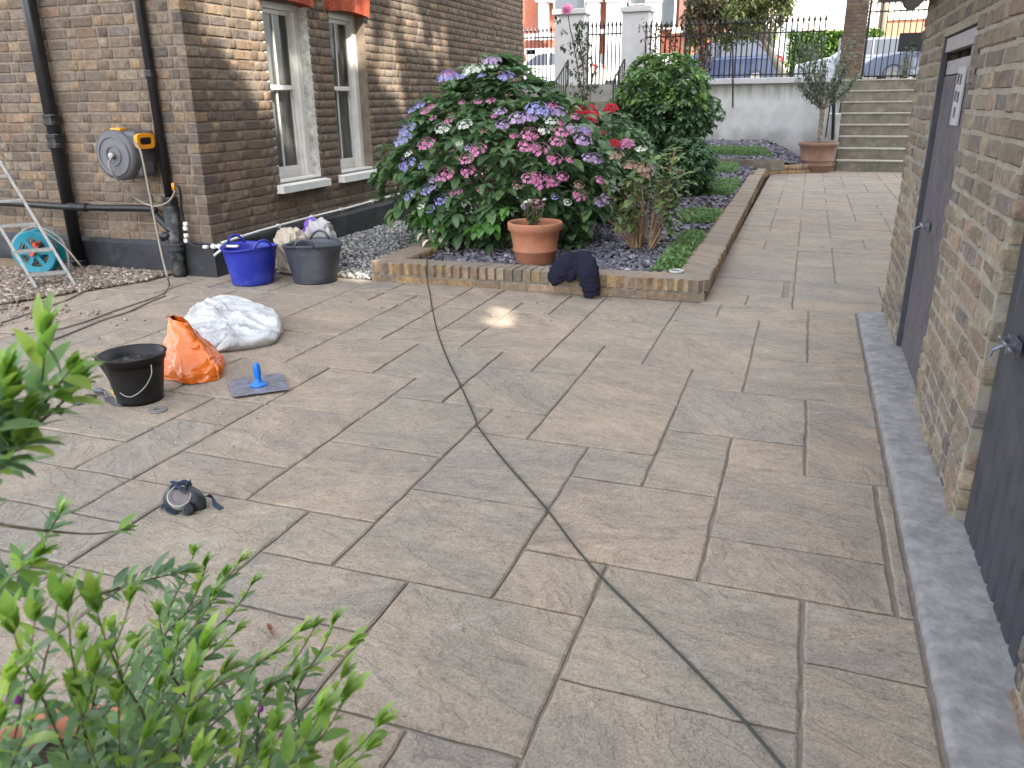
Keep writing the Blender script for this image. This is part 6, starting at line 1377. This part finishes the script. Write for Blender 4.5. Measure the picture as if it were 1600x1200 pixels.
tl = ground(131, 432); b = MB(); b.obox((tl.x, tl.y, .02), (.11, .02, 0), (-.02, .09, 0), (0, 0, .012)); b.build('quarry_tile', flat_mat('red tile', (.26, .11, .08), .7), label='loose red tile at the foot of the soil pipe', cat='tile')
# timber/stone edge in the far left corner
b = MB(); q = ground(12, 425); b.obox((q.x-.5, 5.55, .05), (.75, 0, 0), (0, .05, 0), (0, 0, .05)); b.build('edging_board', flat_mat('old timber', (.16, .12, .08), .9), label='weathered timber edging board lying in the far left corner', cat='board')
# small litter
b = MB(); q = at(1057, 425, z=.18); b.lathe(q, [(.055, 0), (.062, .004), (.060, .016), (.052, .018), (.05, .006)], 26, cap0=False, cap1=False); b.build('plastic_lid', flat_mat('grey white plastic', (.5, .5, .48), .5), label='small round pale plastic lid on the bed wall corner', cat='lid', smooth=True)
for (x, y, z, s, lab) in ((1050-70, 421, .17, .03, 'small white pebble on the slate near the front bed wall'), (1205, 223, .5, .10, 'white scrap lying by the foot of the white retaining wall')):
    q = at(x, y, z=z); b = MB(); b.grid(lambda u, v: q+Vector((math.cos(u*6.283)*math.sin(v*3.1416)*s, math.sin(u*6.283)*math.sin(v*3.1416)*s*.7, math.cos(v*3.1416)*s*.3*(1+.3*math.sin(u*12)))), 12, 7, wrap=True); b.build('white_scrap', whitep, label=lab, cat='scrap', smooth=True)
q = at(1180, 224, z=.5); b = MB(); b.obox(q, (.16, .0, 0), (0, .10, 0), (0, 0, .03)); b.build('broken_brick', flat_mat('pinkish stone', (.30, .21, .17), .9), label='pinkish broken slab piece by the foot of the white retaining wall', cat='brick')
r = random.Random(15); q = at(702, 345, Y=7.3); ds = thing('dead_leaves', 'heap of dry pale leaves caught under the left of the big hydrangea', 'dry leaves', q); 
joined('leaf_heap', LEAF_O[0], LEAF_O[1], [leafm(Vector((q.x+r.gauss(0, .11), 7.05+r.gauss(0, .08), .14+abs(r.gauss(0, .09)))), rdir(r), r.uniform(.05, .1)) for _ in range(60)], leaf_material('dry pale leaf', (.40, .34, .27), (.55, .48, .40), (.66, .60, .52), .1, .8), ds)
q = ground(424, 986, .012); b = MB(); tv, tf = LEAF_W; dm = leafm(q, Vector((.6, -.6, .35)), .035); b.add([dm @ Vector(v) for v in tv], tf); dm = leafm(q, Vector((-.5, .3, .5)), .028); b.add([dm @ Vector(v) for v in tv], tf); b.build('fallen_leaf', leaf_material('brown dead leaf', (.12, .05, .03), (.16, .07, .04), (.2, .09, .05), .1, .7), label='curled brown fallen leaf on the paving beside the foreground shrub', cat='leaf')
print('objects', time.time()-T0)

# ================================================================== FOREGROUND SHRUB
PC = at(66, 1215, z=.34); PCb = Vector((PC.x, PC.y, .005))
pot('terracotta_pot', 'terracotta pot almost hidden under the foreground shrub in the lower left corner', PCb, .19, .34, M['terracotta'], .16, ())
fs_ = thing('potted_shrub', 'leafy green shrub with lime young tips and tiny purple buds in the lower left foreground', 'shrub', PCb+Vector((0, 0, .30)))
LF = leaf_template(.33, .05, .10); LFt = ([(a*1.12, c, d) for a, c, d in LF[0]], LF[1])
fol = leaf_material('shrub leaf', (.10, .175, .09), (.15, .25, .115), (.22, .34, .14), .42, .45); tipm = leaf_material('shrub young leaf', (.15, .28, .06), (.23, .37, .08), (.36, .47, .11), .4, .4)
stemm = plain('shrub stem', (.13, .10, .065), .8, 0, .3, 60); greenstem = plain('green stem', (.14, .18, .06), .7)
r = random.Random(44); OLD, YOUNG = [], []; sb = MB(); rootp = PCb+Vector((0, 0, .30))
def shoot(path, size, n, rad=.0026, young=.22, start=.35, dens=1.0, up=True):
    size *= 1.08; n = int(n*1.05)
    P = spline([at(x, y, d=d) for x, y, d in path], 10); L = [0]
    for i in range(1, len(P)): L.append(L[-1]+(P[i]-P[i-1]).length)
    sb.tube(P, [rad*.8*(1-.75*i/len(P)) for i in range(len(P))], 6)
    for k in range(n):
        s = L[-1]*(start+(1-start)*(k+.5)/n); i = min(range(len(L)-1), key=lambda j: 0 if L[j] <= s <= L[j+1] else 9); f = (s-L[i])/max(1e-6, L[i+1]-L[i]); p = P[i].lerp(P[i+1], f); d = (P[min(i+2, len(P)-1)]-P[i]).normalized()
        if d.length < .5: d = Vector((0, 0, 1))
        a = k*2.4+r.uniform(-.3, .3); sx_ = d.cross(Vector((.3, .2, 1))).normalized(); sy_ = d.cross(sx_); age = (k+.5)/n; op = r.uniform(.7, .98)-.5*max(0, (age-.75)/.25)
        dr_ = (sx_*math.cos(a)+sy_*math.sin(a))*op+d*(1.15-op*.55); sz = size*(1-.35*max(0, (age-.85)/.15))*r.uniform(.6, 1.2)
        (YOUNG if age > 1-young*.55*r.uniform(.3, 1.7) else OLD).append(leafm(p, dr_, sz, r.uniform(-.3, .3)))
    e = P[-1]; d = (P[-1]-P[-3]).normalized(); sx_ = d.cross(Vector((.3, .2, 1))).normalized(); sy_ = d.cross(sx_)
    for k in range(5): YOUNG.append(leafm(e-d*size*.1, d+(sx_*math.cos(k*1.3)+sy_*math.sin(k*1.3))*.28, size*r.uniform(.6, .95)))
rp2 = proj(rootp)
# left clump, close to the lens
for path, s, n in [([(-60, 900, .75), (-20, 760, .68), (55, 640, .64), (72, 520, .62)], .042, 22), ([(30, 690, .66), (70, 630, .64), (112, 575, .62)], .030, 14), ([(40, 680, .66), (85, 640, .65), (130, 598, .64)], .028, 12), ([(-40, 760, .62), (0, 700, .62), (22, 610, .61)], .038, 16),
    ([(-30, 780, .62), (10, 720, .62), (45, 650, .61)], .036, 16), ([(-40, 720, .6), (-5, 650, .6), (8, 585, .6)], .036, 14), ([(-50, 800, .62), (-10, 740, .62), (30, 690, .61)], .034, 14), ([(-50, 1000, .8), (10, 930, .78), (62, 868, .74)], .036, 18), ([(-60, 960, .8), (10, 905, .76), (48, 880, .74)], .032, 14)]: shoot(path, s, int(n*1.0), .0024, .85)
# bare arching twigs
shoot([(-60, 880, .9), (0, 884, .92), (70, 888, .95), (125, 908, 1.0), (150, 930, 1.02)], .022, 5, .0035, 0, .7)
shoot([(150, 930, 1.02), (190, 918, 1.05), (235, 905, 1.08), (288, 893, 1.12)], .036, 26, .003, .1, .05)
shoot([(-40, 812, .9), (30, 824, .92), (100, 832, .95), (150, 834, .97), (192, 828, 1.0)], .024, 4, .003, .6, .9)
shoot([(40, 870, .95), (70, 840, .95), (95, 800, .95)], .026, 14, .003, .2, .3)
# main mass
tips = [(105, 950, .66, .042), (150, 950, .68, .042), (205, 935, .72, .032), (92, 930, .68, .036), (20, 985, .62, .04), (55, 965, .66, .04), (303, 866, 1.18, .034), (322, 882, 1.18, .032), (375, 878, 1.18, .034), (352, 898, 1.2, .032), (395, 912, 1.22, .030), (335, 930, 1.15, .032),
    (248, 960, 1.1, .030), (212, 1010, .8, .036), (320, 1012, .80, .046), (350, 1050, .82, .044), (300, 1060, .78, .040), (470, 985, 1.0, .030), (492, 980, 1.0, .030), (522, 972, .98, .032), (548, 1004, .95, .034), (536, 1055, .80, .034), (540, 1090, .78, .042), (592, 1132, .85, .036), (575, 1170, .85, .034),
    (500, 1115, .78, .046), (460, 1060, .95, .034), (430, 1020, 1.1, .030), (400, 1040, 1.05, .032), (415, 1080, 1.0, .032), (370, 985, 1.2, .030), (280, 990, 1.1, .030), (310, 1185, .72, .040), (300, 1130, .8, .038), (60, 1090, .64, .042), (20, 1060, .62, .042), (150, 1045, .7, .038), (185, 1095, .75, .034),
    (120, 1085, .7, .038), (230, 1150, .75, .036), (430, 1140, .85, .036), (380, 1130, .85, .038), (470, 1190, .8, .036), (0, 1130, .6, .044), (250, 1075, .85, .034), (175, 985, .85, .032), (130, 1000, .75, .036), (345, 1160, .8, .036), (410, 1185, .78, .036), (530, 1185, .85, .034), (265, 1030, 1.0, .030)]
for (x, y, d, s) in tips:
    ln = r.uniform(80, 140)*(.95/d)**.5; sx0 = (x-rp2[0])*.26+r.uniform(-62, 62); bx, by = x-sx0*1.7, y+ln*2.0
    shoot([(rp2[0]+r.uniform(-30, 30), max(rp2[1], by+40), rp2[2]), (bx, by, d+.22), (x-sx0, y+ln, d+.06), (x-sx0*.35, y+ln*.42, d+.015), (x, y, d)], s, int(58+r.random()*16), .0030*d, .16, .15)
q = at(310, 1300, d=1.3)
leaves(OLD, LF, fol, fs_, 210); leaves(YOUNG, LFt, tipm, fs_, 85, rest='young_foliage'); sb.build('stem', stemm, fs_, smooth=True)
pb_ = flat_mat('purple bud', (.25, .04, .30), .6)
for (x, y, d) in ((28, 1094, .62), (420, 1068, 1.0), (408, 1108, .98)):
    c = at(x, y, d=d); b = MB(); b.grid(lambda u, v: c+Vector((math.cos(u*6.283)*math.sin(v*3.1416)*.003, math.sin(u*6.283)*math.sin(v*3.1416)*.003, math.cos(v*3.1416)*.0045)), 10, 7, wrap=True); b.build('bud', pb_, fs_, smooth=True)
chips('grit', 90, lambda p: (lambda q: (q.x, q.y))(ground(p.uniform(100, 420), p.uniform(560, 700))), lambda x, y: .003, .003, .011, chip_material('mortar crumbs', [(0, (.2, .18, .16)), (1, (.5, .48, .44))]), 'small crumbs of dry mortar scattered round the bucket and the hawk', 31, .6)
chips('scattered_gravel', 140, lambda p: (p.gauss(-5.6, .5), 4.35+abs(p.gauss(0, .3))*-1+p.random()*.3), lambda x, y: .003, .01, .03, grav, 'stray gravel stones kicked over the slabs along the gravel edge', 32, .6)
chips('fallen_petals', 60, lambda p: (p.uniform(-3.4, -.7), p.uniform(5.2, 6.05)), lambda x, y: .003, .008, .02, leaf_material('dry bits', (.12, .08, .05), (.25, .18, .1), (.35, .3, .22), .1, .8), 'dry plant bits lying on the slabs in front of the bed wall', 33, .15)
GROUPS = {'tub': 'rubber tubs by the house corner', 'compost_bag': 'compost bags behind the tubs', 'parked_car': 'cars parked along the street', 'gate_pillar': 'white rendered gate pillars', 'iron_railing': 'black iron railings along the street', 'stair_handrail': 'handrails of the entrance steps',
 'terracotta_pot': 'terracotta plant pots', 'hydrangea': 'hydrangeas in the raised bed', 'evergreen_shrub': 'evergreen shrubs in the bed', 'garden_hose': 'garden hoses', 'trowel': 'trowels beside the bucket', 'hedge': 'hedges across the street', 'street_tree': 'trees behind the railing', 'white_scrap': 'small white scraps'}
for o in list(C.objects):
    if o.parent is None and o.get('category'):
        g_ = GROUPS.get(o.name.split('.')[0])
        if g_ and not o.get('group'): o['group'] = g_
print('done', time.time()-T0, len(bpy.data.objects))
